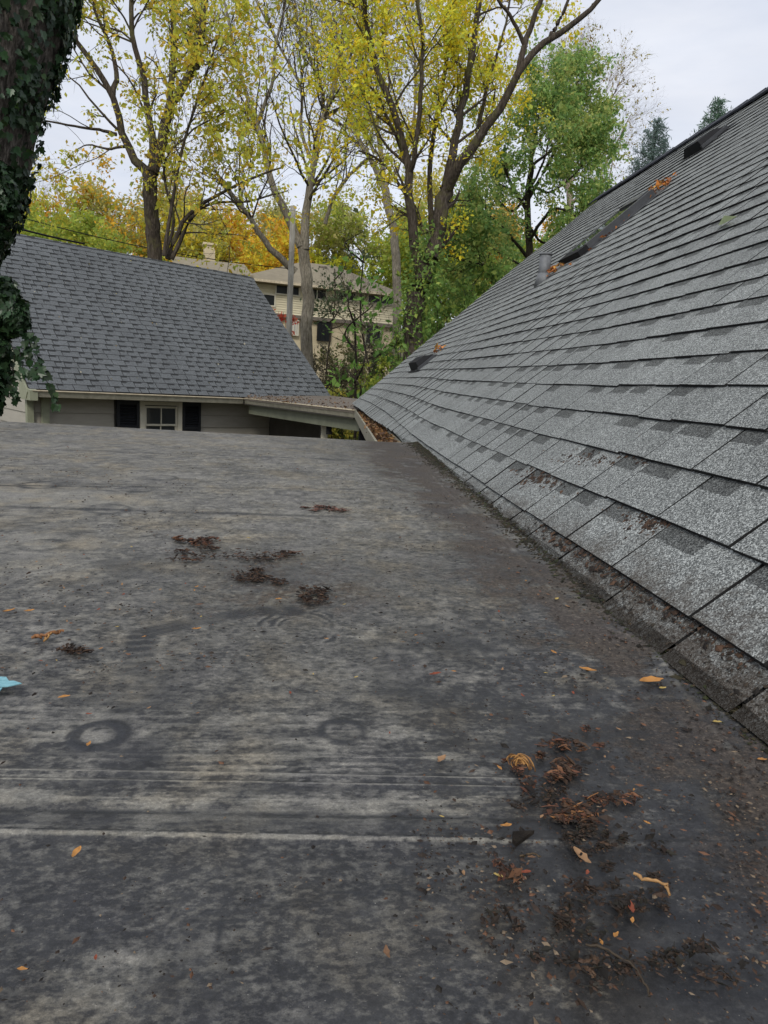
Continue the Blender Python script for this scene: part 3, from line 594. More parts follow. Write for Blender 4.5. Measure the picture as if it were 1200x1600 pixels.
# walls of separate planks
lw = MB(); lw.prism([L(-1.5, .42, -2.95), L(3.9, .42, -2.95), L(3.9, .42, -.5), L(-1.5, .42, -.5)], LM.to_3x3() @ Vector((0, .1, 0)))
lw.prism([L(-1.44, .5, -2.95), L(-1.44, 2 * yr - .4, -2.95), L(-1.44, 2 * yr - .4, -.5), L(-1.44, yr, zr - .3), L(-1.44, .5, -.2)], LM.to_3x3() @ Vector((.1, 0, 0)))
wall = obj('wall', lw.mesh(), M['concrete'], lh)
def plank(x0, x1, z0, z1, y=.35, mat='siding', side=None):
    mb = MB()
    if side is None: mb.add([L(x0, y, z0), L(x1, y, z0), L(x1, y + .022, z1), L(x0, y + .022, z1), L(x0, y + .07, z0), L(x1, y + .07, z0), L(x1, y + .07, z1), L(x0, y + .07, z1)], [(0, 1, 2, 3), (0, 4, 5, 1), (3, 2, 6, 7), (0, 3, 7, 4), (1, 5, 6, 2)])
    else: mb.add([L(side, x1, z0), L(side, x0, z0), L(side + .022, x0, z1), L(side + .022, x1, z1), L(side + .06, x1, z0), L(side + .06, x0, z0), L(side + .06, x0, z1), L(side + .06, x1, z1)], [(0, 1, 2, 3), (0, 4, 5, 1), (3, 2, 6, 7), (0, 3, 7, 4), (1, 5, 6, 2)])
    return obj('siding_plank', mb.mesh(), M[mat], wall)
zt = -.50; PW = .235
for i in range(10):
    z1 = zt - .28 - PW * (i - 1) if i else zt; z0 = z1 - PW + .004 if i else zt - .28 + .004
    if z1 > -1.42:
        plank(-1.5, -.10, z0, z1); plank(1.63, 3.85, z0, z1)
        if z0 < -1.25: pass
    else: plank(-1.5, 3.85, z0, z1)
for i in range(22):
    z0 = -2.9 + i * .235; z1 = z0 + .231
    yf = .36 + max(0, z1 + .45) / math.tan(LP); yb = 2 * yr - .3 - max(0, z1 + .45) / math.tan(LP)
    if yb - yf > .3: plank(yf, yb, z0, z1, mat='olive' if False else 'siding', side=-1.52)
cb = MB(); cb.box((-1.56, .31, -2.35), (-1.46, .41, .0 - .1), M=LM @ Matrix.Translation((0, 0, 0))); obj('corner_board', cb.mesh(), M['olive'], lh)
so_ = MB(); so_.prism([L(LW, -.0, -.50), L(4.0, 0, -.50), L(4.0, .42, -.50), L(LW, .42, -.50)], (0, 0, .015)); obj('soffit', so_.mesh(), M['concrete'], lh)
er = MB(); er.prism([L(LW - .02, -.10, -.56), L(LW - .02, .42, -.56), L(LW - .02, .42, -.18), L(LW - .02, .05, -.37), L(LW - .02, -.10, -.40)][::-1], LM.to_3x3() @ Vector((.12, 0, 0))); obj('eave_return', er.mesh(), M['olive'], lh)
rb = MB(); rb.prism([LR(LW - .03, -.3, -.02), LR(LW - .03, NK, -.02), LR(LW - .03, NK, -.17), LR(LW - .03, -.3, -.17)], LM.to_3x3() @ Vector((.03, 0, 0))); obj('rake_board', rb.mesh(), M['olive'], lh)
rb = MB(); rb.prism([LR(RW + .01, .5, -.02), LR(RW + .01, NK, -.02), LR(RW + .01, NK, -.17), LR(RW + .01, .5, -.17)], LM.to_3x3() @ Vector((.02, 0, 0))); obj('rake_board', rb.mesh(), M['concrete'], lh)
run(L(2.31, -.10, -.405), L(-1.60, -.10, -.405), [(-.0, 0), (-.0, -.012), (.012, -.04), (.03, -.10), (.10, -.10), (.10, -.004)], 'gutter', M['gutter'], lh)
run(L(2.31, -.11, -.398), L(-1.60, -.11, -.398), [(-.006, .0), (.10, .004), (.10, -.006), (-.006, -.012)], 'gutter_lip', M['gutterlip'], lh)
ds_ = MB(); ds_.prism([L(-1.34, .25, -.50), L(-1.23, .25, -.50), L(-1.27, .25, -2.9), L(-1.38, .25, -2.9)], LM.to_3x3() @ Vector((0, .08, 0))); obj('downspout', ds_.mesh(), M['olive'], lh)
# window and shutters
wn = MB()
for a_ in (((.36, .30, -1.55), (.455, .36, -.53)), ((1.115, .30, -1.55), (1.20, .36, -.53)), ((.456, .30, -.60), (1.114, .36, -.53)), ((.456, .29, -1.58), (1.114, .37, -1.50))): wn.box((a_[0][0], a_[0][1], a_[0][2] + .386), (a_[1][0], a_[1][1], a_[1][2] + .386), M=LM)
win = obj('window', wn.mesh(), M['trim'], lh)
for z0, z1, yo in ((-.985, -.62, .325), (-1.48, -.955, .345)):
    fr = MB()
    for q in ((.458, .495, z0, z1), (1.075, 1.112, z0, z1), (.4955, 1.0745, z1 - .035, z1), (.4955, 1.0745, z0, z0 + .035), (.775, .795, z0 + .036, z1 - .036)): fr.box((q[0], yo, q[2] + .386), (q[1], yo + .028, q[3] + .386), M=LM)
    obj('sash', fr.mesh(), M['trim'], win)
    for xa, xb in ((.4955, .7745), (.7955, 1.0745)):
        pn = MB(); pn.box((xa, yo + .012, z0 + .036 + .386), (xb, yo + .018, z1 - .036 + .386), M=LM); obj('pane', pn.mesh(), M['glass'], win)
for xa, xb, lb in ((-.07, .345, 0), (1.21, 1.60, 0)):
    sh = MB()
    for q in ((xa, xa + .05, -1.55, -.53), (xb - .05, xb, -1.55, -.53), (xa + .051, xb - .051, -.60, -.53), (xa + .051, xb - .051, -1.55, -1.48), (xa + .051, xb - .051, -1.05, -1.0)): sh.box((q[0], .30, q[2] + .386), (q[1], .335, q[3] + .386), M=LM)
    sh.box((xa + .02, .34, -1.54 + .386), (xb - .02, .348, -.54 + .386), M=LM)
    s_ = obj('shutter', sh.mesh(), M['shutter'], lh)
    for i in range(17):
        zz = -.625 - i * .05
        if abs(zz + 1.025) < .03: continue
        lv = MB(); lv.add([L(xa + .052, .305, zz - .018), L(xb - .052, .305, zz - .018), L(xb - .052, .332, zz + .012), L(xa + .052, .332, zz + .012), L(xa + .052, .309, zz - .022), L(xb - .052, .309, zz - .022), L(xb - .052, .336, zz + .008), L(xa + .052, .336, zz + .008)], [(0, 1, 2, 3), (4, 7, 6, 5), (0, 4, 5, 1), (3, 2, 6, 7)]); obj('louvre', lv.mesh(), M['shutter'], s_)
# ---- breezeway canopy between the two buildings
cA = L(2.31, -.10, -.40); cB = Vector((.66, 10.05, -.372)); t = (cB - cA).normalized()
bw_ = empty('breezeway', ((cA + cB) / 2 + Vector((0, 1, 0))).to_tuple()[:2] + (-2.95,), 'low covered breezeway joining the garage to the steep-roofed house', 'breezeway')
cC = Vector((.98, 11.4, -.235)); cD = L(4.75, .12, -.27); cE = L(2.6, .12, -.33)
cm_ = MB(); cm_.prism([cA, cB, cC, cD, cE], (0, 0, -.03)); cm_.prism([cB + Vector((0, 0, .0)), Vector((1.05, 10.0, -.2)), cC], (0, 0, -.02)); obj('roof', cm_.mesh(), M['canopy'], bw_)
run(cB, cA, [(-.0, .012), (-.0, -.012), (.012, -.04), (.03, -.10), (.10, -.10), (.10, .0)], 'gutter', M['gutter'], bw_)
run(cB + Vector((0, 0, .012)), cA + Vector((0, 0, .008)), [(-.006, .0), (.07, .006), (.07, -.004), (-.006, -.010)], 'gutter_lip', M['gutterlip'], bw_)
s = t.cross(Vector((0, 0, 1))).normalized()
if s.y < 0: s = -s
run(cB + s * .13 + Vector((0, 0, -.09)), cA + s * .13 + t * -.05 + Vector((0, 0, -.09)), [(0, 0), (0, -.21), (.05, -.21), (.05, 0)], 'beam', M['olive2'], bw_)
sf = MB(); sf.prism([cA + Vector((0, .1, -.10)), cB + Vector((0, .1, -.10)), cC + Vector((0, 0, -.25)), cD + Vector((0, 0, -.22)), cE + Vector((0, 0, -.16))], (0, 0, -.02)); obj('ceiling', sf.mesh(), M['concrete'], bw_)
def post(px, py, Y, w_, name='post', m='trim'):
    q = P(px, py, Y); mb = MB(); mb.box((q[0] - w_, q[1] - w_, -2.95), (q[0] + w_, q[1] + w_, -.48)); return obj(name, mb.mesh(), M[m], bw_), q
post(507, 670, 11.6, .055); post(588, 672, 9.6, .05, m='siding')
M['stain_shade'] = simple('porch_shade_boards', (.06, .055, .048), (.04, .036, .03), 5, .8); q = P(500, 672, 13.6); bkw = MB(); b2 = L(3.2, .28, -2.95); bkw.prism([Vector((q[0], q[1], -2.95)), Vector((b2.x, b2.y, -2.95)), Vector((b2.x, b2.y, -.56)), Vector((q[0], q[1], -.56))], (.05, .12, 0)); obj('back_wall', bkw.mesh(), M['stain_shade'], bw_)  # shade under the porch roof is painted into the back wall's dark colour
q = P(514, 669, 11.2); ln = MB(); ln.box((q[0] - .045, q[1] - .045, q[2] - .10), (q[0] + .045, q[1] + .045, q[2] + .06)); ln.box((q[0] - .06, q[1] - .06, q[2] + .06), (q[0] + .06, q[1] + .06, q[2] + .08)); ln.tube([q + [0, 0, .08], q + [0, 0, .16]], .012, 8); obj('lantern', ln.mesh(), M['black'], bw_)
q = P(567, 678, 10.2); db = MB(); db.box((q[0] - .06, q[1] - .1, -2.95), (q[0] + .07, q[1] + .05, -.6)); obj('door_panel', db.mesh(), M['black'], bw_)
r = np.random.default_rng(8); pts = []
while len(pts) < 420:
    a_, b_ = r.random(), r.random() ** 1.3; pA = np.array(cA) * (1 - a_) + np.array(cB) * a_; pC = np.array(cE) * (1 - a_) + np.array(cC) * a_; pts.append(pA * (1 - b_) + pC * b_ + [0, 0, .012])
o = bits('leaf_litter', np.array(pts), .032, [(.10, .06, .04), (.22, .14, .08), (.30, .17, .07), (.16, .10, .06)], seed=9); tag(o, 'brown leaf litter lying on the low breezeway canopy', 'leaf litter')
# ================================================================== TREES AND GREENERY
def norm(a): return a / np.maximum(np.linalg.norm(a, axis=-1, keepdims=True), 1e-9)
def tubes(Pn, R, sides=4):
    """Pn (N,K,3) polylines with radii R (N,K) -> verts, quads"""
    n_, K, _ = Pn.shape; T = np.empty_like(Pn); T[:, 1:-1] = Pn[:, 2:] - Pn[:, :-2]; T[:, 0] = Pn[:, 1] - Pn[:, 0]; T[:, -1] = Pn[:, -1] - Pn[:, -2]; T = norm(T)
    ref = np.where(np.abs(T[..., 2:3]) > .9, np.array([1., .1, 0]), np.array([.05, .1, 1.])); A = norm(np.cross(T, ref)); B = np.cross(T, A)
    q = np.arange(sides) * 2 * math.pi / sides
    V = Pn[:, :, None] + R[:, :, None, None] * (A[:, :, None] * np.cos(q)[:, None] + B[:, :, None] * np.sin(q)[:, None])
    i = np.arange(n_)[:, None, None] * K * sides + np.arange(K - 1)[None, :, None] * sides; k = np.arange(sides)[None, None, :]; k2 = (k + 1) % sides
    Fq = np.stack([i + k, i + k2, i + sides + k2, i + sides + k], -1).reshape(-1, 4)
    return V.reshape(-1, 3), Fq
def resample(pts, K):
    pts = np.asarray(pts, float); n_ = len(pts)
    # Catmull-Rom
    e = np.vstack([2 * pts[0] - pts[1], pts, 2 * pts[-1] - pts[-2]]); t = np.linspace(0, n_ - 1, K); i = np.minimum(t.astype(int), n_ - 2); u = (t - i)[:, None]
    p0, p1, p2, p3 = e[i], e[i+1], e[i+2], e[i+3]
    return .5 * (2*p1 + (p2-p0)*u + (2*p0-5*p1+4*p2-p3)*u*u + (3*p1-p0-3*p2+p3)*u**3)
def spawn(Pn, R, count, Lr, K, rg, up=.25, ang=(.5, 1.1), t0=.25, rf=.55, wob=.12, droop=0.):
    """grow `count` child polylines from the parents (N,K,3)"""
    n_, Kp, _ = Pn.shape; ln = np.linalg.norm(np.diff(Pn, axis=1), axis=2).sum(1); pr = ln / ln.sum()
    pi = rg.choice(n_, count, p=pr); t = (t0 + (1 - t0) * rg.random(count) ** .8) * (Kp - 1.001); i = t.astype(int); u = (t - i)[:, None]
    base = Pn[pi, i] * (1 - u) + Pn[pi, i + 1] * u; r0 = (R[pi, i] * (1 - u[:, 0]) + R[pi, i + 1] * u[:, 0]) * rf
    T = norm(Pn[pi, i + 1] - Pn[pi, i]); rnd = rg.normal(0, 1, (count, 3)); perp = norm(rnd - T * (rnd * T).sum(1)[:, None])
    a = rg.uniform(ang[0], ang[1], count)[:, None]; D = norm(T * np.cos(a) + perp * np.sin(a) + np.array([0, 0, up])); Ln = rg.uniform(Lr[0], Lr[1], count) * (1.15 - .5 * t / Kp)
    C = np.empty((count, K, 3)); C[:, 0] = base; step = (Ln / (K - 1))[:, None]
    for k in range(1, K):
        D = norm(D + rg.normal(0, wob, (count, 3)) + np.array([0, 0, up * .12 - droop])); C[:, k] = C[:, k - 1] + D * step
    RR = np.maximum(.0028, r0 * .85)[:, None] * np.linspace(1, .3, K)[None]
    return C, RR
def leaves(name, Pn, count, size, cols, rg, jit, parent, mat='leaf', clump=None, asp=.55, down=.3, tmin=.2):
    """leaf blades strung along the twigs Pn"""
    n_, K, _ = Pn.shape; pi = rg.integers(0, n_, count)
    if clump: pi = rg.choice(n_, max(2, n_ // clump), replace=False)[rg.integers(0, max(2, n_ // clump), count)]
    t = (tmin + (1 - tmin) * rg.random(count)) * (K - 1.001); i = t.astype(int); u = (t - i)[:, None]
    c = Pn[pi, i] * (1 - u) + Pn[pi, i + 1] * u + rg.normal(0, jit, (count, 3))
    return leafmesh(name, c, size, cols, rg, parent, mat, asp, down, pi)
def leafmesh(name, c, size, cols, rg, parent, mat='leaf', asp=.55, down=.3, pi=None):
    count = len(c); nn = norm(rg.normal(0, 1, (count, 3)) + np.array([0, 0, .5])); t = rg.normal(0, 1, (count, 3)); t[:, 2] -= down * 2; t = norm(t - nn * (t * nn).sum(1)[:, None]); q = np.cross(nn, t)
    s = (size * np.exp(rg.normal(0, .36, count)))[:, None]; w_ = s * asp
    V = np.stack([c, c + t * s * .45 + q * w_ * .5 + nn * s * .06, c + t * s, c + t * s * .45 - q * w_ * .5 + nn * s * .06], 1).reshape(-1, 3)
    b_ = np.arange(count)[:, None] * 4; Fc = np.concatenate([b_ + np.array([[0, 1, 2]]), b_ + np.array([[0, 2, 3]])])
    cols = np.asarray(cols, float); ci = rg.integers(0, len(cols), count)
    if pi is not None:   # leaves of one twig tend to share a colour
        tw = rg.integers(0, len(cols), int(pi.max()) + 1)[pi]; ci = np.where(rg.random(count) < .55, tw, ci)
    cc = cols[ci] * rg.uniform(.7, 1.2, (count, 1))
    return obj(name, npmesh(name, V, Fc, col=np.repeat(cc, 4, 0)), M[mat], parent, 'stuff')
def pl(Y, *pts):
    """limb drawn as (px, py[, dY]) at depth Y"""
    return np.array([P(p[0], p[1], Y + (p[2] if len(p) > 2 else 0)) for p in pts])
def tree(name, label, base, Y, trunk, limbs, bark, crown, seed, cat='tree', group=None, l1=None, tw=None, lf=None, droop=0., up=.3, bare=(), extra=None, sides=10, twigmat=None):
    """trunk: (pts, r0, r1); limbs: list of the same. l1 (n, lo, hi), l2.., tw (n, lo, hi), lf (n, size, cols, jit)"""
    rg = np.random.default_rng(seed); tp, r0, r1 = trunk; e = empty(name, (tp[0][0], tp[0][1], tp[0][2]), label, cat, group)
    K = 14; Ps = []; Rs = []
    for j, (pp, a_, b_) in enumerate([trunk] + limbs):
        q = resample(pp, K); q[1:-1] += rg.normal(0, a_ * .16, (K - 2, 3)); rr = a_ + (b_ - a_) * np.linspace(0, 1, K) ** .8
        if j == 0: rr[0] *= 1.35; rr[1] *= 1.12
        V, Fq = tubes(q[None], rr[None], sides); obj('trunk' if j == 0 else 'limb', npmesh('limb', V, Fq, smooth=True), M[bark], e); Ps.append(q); Rs.append(rr)
    kk = [j for j in range(1, len(Ps)) if j not in bare] if limbs else [0]; PL = np.stack([Ps[j] for j in kk]); RL = np.stack([Rs[j] for j in kk])
    lv = [(PL, RL)]; tv = []; tf = []; off = 0
    for li, (cnt, lo, hi, KK, sd) in enumerate(tw):
        C, RC_ = spawn(lv[-1][0], lv[-1][1], cnt, (lo, hi), KK, rg, up=up if li == 0 else up * .5, rf=.5 if li == 0 else .6, t0=.2 if li == 0 else .12, droop=droop, wob=.14); lv.append((C, RC_))
        V, Fq = tubes(C, RC_, sd); tv.append(V); tf.append(Fq + off); off += len(V)
    obj('twigs', npmesh('twigs', np.concatenate(tv), np.concatenate(tf)), M[twigmat or bark], e, 'stuff')
    if lf:
        for (cnt, size, cols, jit, lev, clump) in lf: leaves('crown', lv[lev][0], cnt, size, cols, rg, jit, e, clump=clump)
    return e, lv
def gz(px, Y, py=600):
    q = P(px, py, Y); return np.array([q[0], q[1], float(ground(q[0], q[1]))])
YG1 = [(.68, .66, .08), (.60, .62, .09), (.78, .68, .08), (.50, .56, .10), (.76, .54, .07)]
YC = [(.90, .84, .06), (.82, .84, .10), (.92, .76, .05), (.66, .76, .12), (.90, .66, .04)]
GD = [(.26, .42, .12), (.34, .50, .15), (.19, .33, .10), (.45, .56, .16), (.55, .58, .18)]
# A: multi-stemmed tree above the garage
Y = 20.0
tr = (np.vstack([gz(246, Y)[None], pl(Y, (243, 410), (238, 340), (233, 270))]), .20, .19)
lb = [(pl(Y, (233, 275), (218, 258), (198, 225), (186, 185), (172, 140), (150, 105), (118, 62), (95, 20), (80, -60)), .13, .04),
      (pl(Y, (176, 150), (182, 110, .3), (168, 60, .5), (150, 20, .6), (140, -60, .8)), .075, .03),
      (pl(Y, (236, 280), (240, 230), (232, 170), (218, 100), (206, 40), (204, -80)), .12, .05),
      (pl(Y, (238, 270), (252, 215), (268, 165), (292, 125), (310, 70, -.4), (322, 0, -.6), (330, -90, -.7)), .16, .07),
      (pl(Y, (262, 175), (270, 120, .4), (272, 50, .6), (268, -60, .8)), .10, .05),
      (pl(Y, (182, 210), (160, 204, -.2), (120, 198, -.5), (72, 189, -.8)), .05, .02),
      (pl(Y, (195, 229), (165, 232, .2), (140, 226, .3), (122, 232, .4)), .04, .012),
      (pl(Y, (262, 405, -1), (275, 370, -1), (300, 330, -1.2), (350, 300, -1.5), (400, 275, -2), (440, 262, -2.2)), .075, .02),
      (pl(Y, (268, 405, -1), (300, 340, -1), (330, 318, -1.2), (400, 312, -1.6), (450, 298, -2)), .06, .015),
      (pl(Y, (256, 400, -1.2), (270, 310, -1.2), (285, 230, -1.4), (310, 150, -1.6), (340, 60, -1.8)), .055, .02),
      (pl(Y, (258, 400, -.6), (272, 340, -.5), (255, 260, -.8), (300, 205, -1), (360, 170, -1.4)), .05, .015)]
tree('tree', 'multi-stemmed tree with thin yellow-green leaves rising behind the garage ridge', None, Y, tr, lb, 'bark', None, 31, tw=[(95, 1.2, 2.8, 7, 5), (430, .5, 1.4, 6, 4), (1700, .2, .7, 4, 3)],
     lf=[(12000, .098, YG1, .09, 3, 2), (3000, .10, YG1, .08, 2, 2)], up=.15, droop=.03)
# B: thinner bare-ish tree with grey trunk, centre
Y = 25.0
tr = (np.vstack([gz(482, Y)[None], pl(Y, (480, 500), (478, 430), (472, 375))]), .23, .19)
lb = [(pl(Y, (476, 390), (480, 330), (487, 270), (500, 200), (520, 140), (535, 60), (530, -40)), .17, .05),
      (pl(Y, (470, 385), (440, 320), (420, 270), (408, 215, .4), (390, 160, .6), (370, 90, .8), (350, 0, 1)), .15, .04),
      (pl(Y, (505, 170), (498, 120), (470, 60), (455, -40)), .07, .03),
      (pl(Y, (505, 180), (550, 205, -.5), (575, 240, -.8)), .05, .02),
      (pl(Y, (400, 200, .4), (425, 130, .2), (428, 80), (445, 10), (450, -60)), .07, .03),
      (pl(Y, (462, 425, -.5), (420, 385, -.6), (390, 340, -.8), (360, 300, -.9), (335, 265, -1)), .13, .04),
      (pl(Y, (508, 350, -.4), (520, 310, -.5), (545, 275, -.8), (578, 246, -1.2)), .07, .05),
      (pl(Y, (578, 246, -1.2), (560, 220, -1), (560, 180, -.8), (540, 130, -.5)), .04, .012),
      (pl(Y, (490, 260), (470, 200, .5), (470, 140, .7), (430, 60, 1.), (400, 0, 1.2)), .07, .03)]
tree('tree', 'tall tree with pale grey trunk and mostly bare twigs beside the utility pole', None, Y, tr, lb, 'bark_grey', None, 41, tw=[(110, 1.5, 3.4, 7, 5), (600, .7, 1.8, 6, 3), (2600, .3, .9, 4, 3)],
     lf=[(3600, .12, YG1, .2, 3, 5), (1200, .12, YG1, .15, 2, 4)], up=.3, twigmat='bark')
# C: big yellow tree, forked low
Y = 18.5
tr = (np.vstack([gz(640, Y)[None], pl(Y, (640, 560), (648, 500), (654, 455), (662, 425))]), .25, .25)
lb = [(pl(Y, (658, 430), (650, 400), (642, 360), (640, 300), (638, 262), (630, 220), (618, 170), (590, 110), (575, 50), (562, -20), (550, -120)), .15, .05),
      (pl(Y, (640, 270), (650, 235, -.4), (656, 160, -.6), (660, 80, -.8), (652, -20, -1)), .075, .04),
      (pl(Y, (664, 428), (678, 390), (688, 335), (697, 290)), .21, .18),
      (pl(Y, (697, 292), (705, 250), (718, 190), (728, 130), (742, 70), (748, -40)), .13, .06),
      (pl(Y, (697, 300), (715, 262, -.4), (745, 222, -.6), (778, 175, -.8), (805, 125, -1), (832, 82, -1.1), (870, 55, -1.2), (908, 28, -1.3), (942, -8, -1.4)), .145, .05),
      (pl(Y, (806, 122, -1), (818, 80, -1), (830, 40, -1), (848, -10, -1.1), (860, -80, -1.2)), .085, .045),
      (pl(Y, (822, 75, -1), (800, 30, -1.1), (775, -5, -1.3), (760, -40, -1.4)), .055, .02),
      (pl(Y, (858, 62, -1.2), (875, 30, -1.2), (892, -10, -1.3)), .06, .03),
      (pl(Y, (676, 370, .6), (672, 300, .9), (676, 220, 1.1), (690, 140, 1.2), (705, 60, 1.4), (715, -40, 1.6)), .085, .035),
      (pl(Y, (642, 320, .3), (625, 290, .5), (605, 262, .8), (585, 245, 1.0), (560, 235, 1.)), .055, .02),
      (pl(Y, (640, 262, .4), (610, 195, .8), (590, 150, 1.), (560, 115, 1.2)), .06, .02),
      (pl(Y, (700, 280, .3), (740, 240, .9), (765, 190, 1.2), (775, 130, 1.4)), .05, .02), (pl(Y, (925, 8, -1.3), (938, -2, -1.4), (955, -5, -1.4)), .03, .01), (pl(Y, (748, 200, .5), (765, 120, .9), (790, 40, 1.2), (800, -40, 1.3)), .06, .02)]
tree('tree', 'large tree forking low into thick dark limbs with bright yellow leaves', None, Y, tr, lb, 'bark', None, 55, tw=[(120, .9, 2.3, 7, 5), (600, .5, 1.4, 6, 3), (2000, .2, .7, 4, 3)],
     lf=[(22000, .082, YC, .10, 3, 2), (6500, .08, YC, .09, 2, 2)], up=.22, droop=.02, bare=(5, 6, 8))
# D: green leafy tree to its right
Y = 27.0
tr = (np.vstack([gz(828, Y)[None], pl(Y, (824, 420), (824, 330), (832, 250), (840, 180))]), .17, .08)
lb = [(pl(Y, (824, 330), (800, 290), (780, 240), (770, 190)), .08, .03), (pl(Y, (826, 310), (860, 250), (882, 200), (900, 150)), .08, .03), (pl(Y, (824, 380), (860, 330, -1), (885, 330, -1.5), (915, 345, -2)), .07, .03),
      (pl(Y, (832, 240), (825, 190), (840, 160), (855, 130)), .07, .02), (pl(Y, (822, 400), (780, 350, -1), (750, 330, -1.5), (725, 320, -2)), .07, .02), (pl(Y, (822, 440), (780, 420, -1.5), (740, 410, -2.5), (700, 400, -3)), .07, .02),
      (pl(Y, (830, 260), (870, 230, 1), (900, 220, 1.5), (930, 170, 2)), .06, .02), (pl(Y, (824, 420), (790, 400, 1), (760, 380, 2), (745, 350, 2)), .06, .02), (pl(Y, (824, 350), (850, 380, 0), (890, 372, -1), (940, 300, -2)), .06, .02), (pl(Y, (826, 300), (800, 330, 0), (770, 300, 1), (745, 260, 1)), .06, .02), (pl(Y, (834, 230), (865, 190), (890, 150), (905, 125)), .05, .02), (pl(Y, (828, 290), (860, 300, -1), (900, 270, -1), (925, 230, -1)), .05, .02), (pl(Y, (826, 300), (850, 250, -2), (860, 200, -2), (865, 150, -2)), .05, .02)]
tree('tree', 'green leafy tree standing left of the grey slope beyond the yellow tree', None, Y, tr, lb, 'bark_dark', None, 61, tw=[(150, .6, 1.7, 6, 4), (700, .4, 1.0, 5, 3), (1800, .3, .7, 4, 3)],
     lf=[(36000, .115, GD, .13, 3, 2), (9000, .115, GD, .14, 2, 2)], up=.1)
# E: bare twiggy tree behind D
Y = 38.0
tr = (np.vstack([gz(890, Y)[None], pl(Y, (890, 330), (888, 260), (890, 210))]), .22, .12)
lb = [(pl(Y, (888, 300), (860, 220), (850, 170), (862, 120), (880, 100)), .09, .03), (pl(Y, (890, 290), (920, 230), (940, 180), (960, 145), (975, 120)), .09, .03), (pl(Y, (890, 260), (900, 180), (910, 120), (905, 100)), .09, .03), (pl(Y, (890, 320), (930, 280), (955, 240), (985, 180)), .08, .02), (pl(Y, (890, 340), (930, 330), (950, 290), (960, 230)), .07, .02)]
tree('tree', 'pale bare-twigged tree showing against the sky right of the green tree', None, Y, tr, lb, 'twig_pale', None, 63, tw=[(90, 1.0, 2.4, 7, 4), (650, .8, 1.6, 6, 3), (3600, .4, 1.0, 4, 3)],
     lf=[(2600, .11, [(.5, .42, .16), (.42, .32, .15), (.36, .36, .1)], .05, 3, 4)], up=.25, droop=.04)
# F: grey forked tree between B and C, further back
Y = 33.0
tr = (np.vstack([gz(622, Y)[None], pl(Y, (620, 420), (612, 350), (598, 285))]), .22, .17)
lb = [(pl(Y, (598, 290), (580, 250), (560, 215), (545, 170), (535, 100), (520, 20)), .15, .05), (pl(Y, (600, 280), (590, 210), (560, 120), (568, 60), (560, -20)), .13, .05), (pl(Y, (565, 200), (530, 150), (510, 90), (480, 30)), .08, .03), (pl(Y, (600, 300), (640, 220), (650, 120), (640, 30)), .1, .03), (pl(Y, (585, 240), (560, 160), (590, 90), (610, 20)), .08, .03)]
tree('tree', 'light grey forked tree further back between the pole and the yellow tree', None, Y, tr, lb, 'bark_grey', None, 71, tw=[(90, 1.8, 4, 7, 4), (500, 1.0, 2.4, 6, 3), (2000, .5, 1.2, 4, 3)],
     lf=[(5000, .13, [(.45, .42, .10), (.36, .38, .10)], .3, 3, 3)], up=.3)
# thin saplings among the big trees
def sapling(px, Y, top, lab, seed, cols, n_=900, sz=.13, lean=0, bark='bark', spread=(.4, 1.3)):
    b_ = gz(px, Y); t = P(px + lean, top, Y); rg = np.random.default_rng(seed); q = np.array([b_, b_ * .6 + t * .4 + rg.normal(0, .1, 3), b_ * .25 + t * .75 + rg.normal(0, .12, 3), t])
    lb = [(np.array([q[1] * (1 - a_) + q[3] * a_, q[1] * (1 - a_) + q[3] * a_ + np.array([rg.normal(0, .4), rg.normal(0, .4), .4]), q[1] * (1 - a_) + q[3] * a_ + np.array([rg.normal(0, .6), rg.normal(0, .6), .9])]), .03, .01) for a_ in rg.random(6)]
    return tree('sapling', lab, None, Y, (q, .05, .02), lb, bark, None, seed, tw=[(40, *spread, 5, 3), (160, .3, .8, 4, 3), (260, .2, .5, 3, 3)], lf=[(n_, sz, cols, .12, 3, 2)], up=.25, sides=6)
sapling(560, 15.5, 490, 'thin dark sapling with large green leaves in the gap between the roofs', 81, [(.16, .32, .06), (.22, .38, .08), (.12, .24, .05)], 380, .13, -6, 'bark_dark', (.3, .8))
sapling(580, 22, 400, 'young bare sapling with arching twigs before the cream house', 82, [(.16, .2, .08), (.2, .2, .1)], 250, .11, -12, 'bark_dark', (.3, .9))
sapling(515, 27, 420, 'slender grey-green sapling in front of the cream house wall', 83, [(.10, .14, .07), (.13, .17, .09)], 650, .12, 8, 'bark', (.3, .9))
# background wood: each tree its own
def wood_tree(px, Y, top, wid, cols, seed, lab, n_=11000, sz=.24, bare=False, bark='bark', cat='tree'):
    rg = np.random.default_rng(seed); b_ = gz(px, Y); tp = P(px, top, Y); H = tp[2] - b_[2]; wm = wid / FPX * Y
    q = np.array([b_, b_ + [rg.normal(0, .3), 0, H * .35], b_ + [rg.normal(0, .5), rg.normal(0, .5), H * .7]]); lb = []
    for i in range(7):
        f = .25 + .09 * i; a = i * 2.4 + rg.random(); s = q[0] * (1 - f) + q[2] * f; o_ = np.array([math.cos(a), math.sin(a), 0]) * wm * .42 * (1.1 - .35 * f)
        lb.append((np.array([s, s + o_ * .5 + [0, 0, H * .12], s + o_ + [0, 0, H * .26]]), .03 + .008 * H, .02))
    lf = None if bare and not cols else [(n_, sz, cols, .24, 3, 2), (n_ // 5, sz, cols, .22, 2, 2)]
    return tree('tree', lab, None, Y, (q, .05 + .012 * H, .05), lb, bark, None, seed, group='wooded slope behind the houses', cat=cat, tw=[(60, wm * .2, wm * .38, 5, 4), (260, wm * .1, wm * .22, 4, 3), (900 if not bare else 2200, wm * .05, wm * .12, 3, 3)], lf=lf, up=.3, sides=6, twigmat='twig_pale' if bare else None)
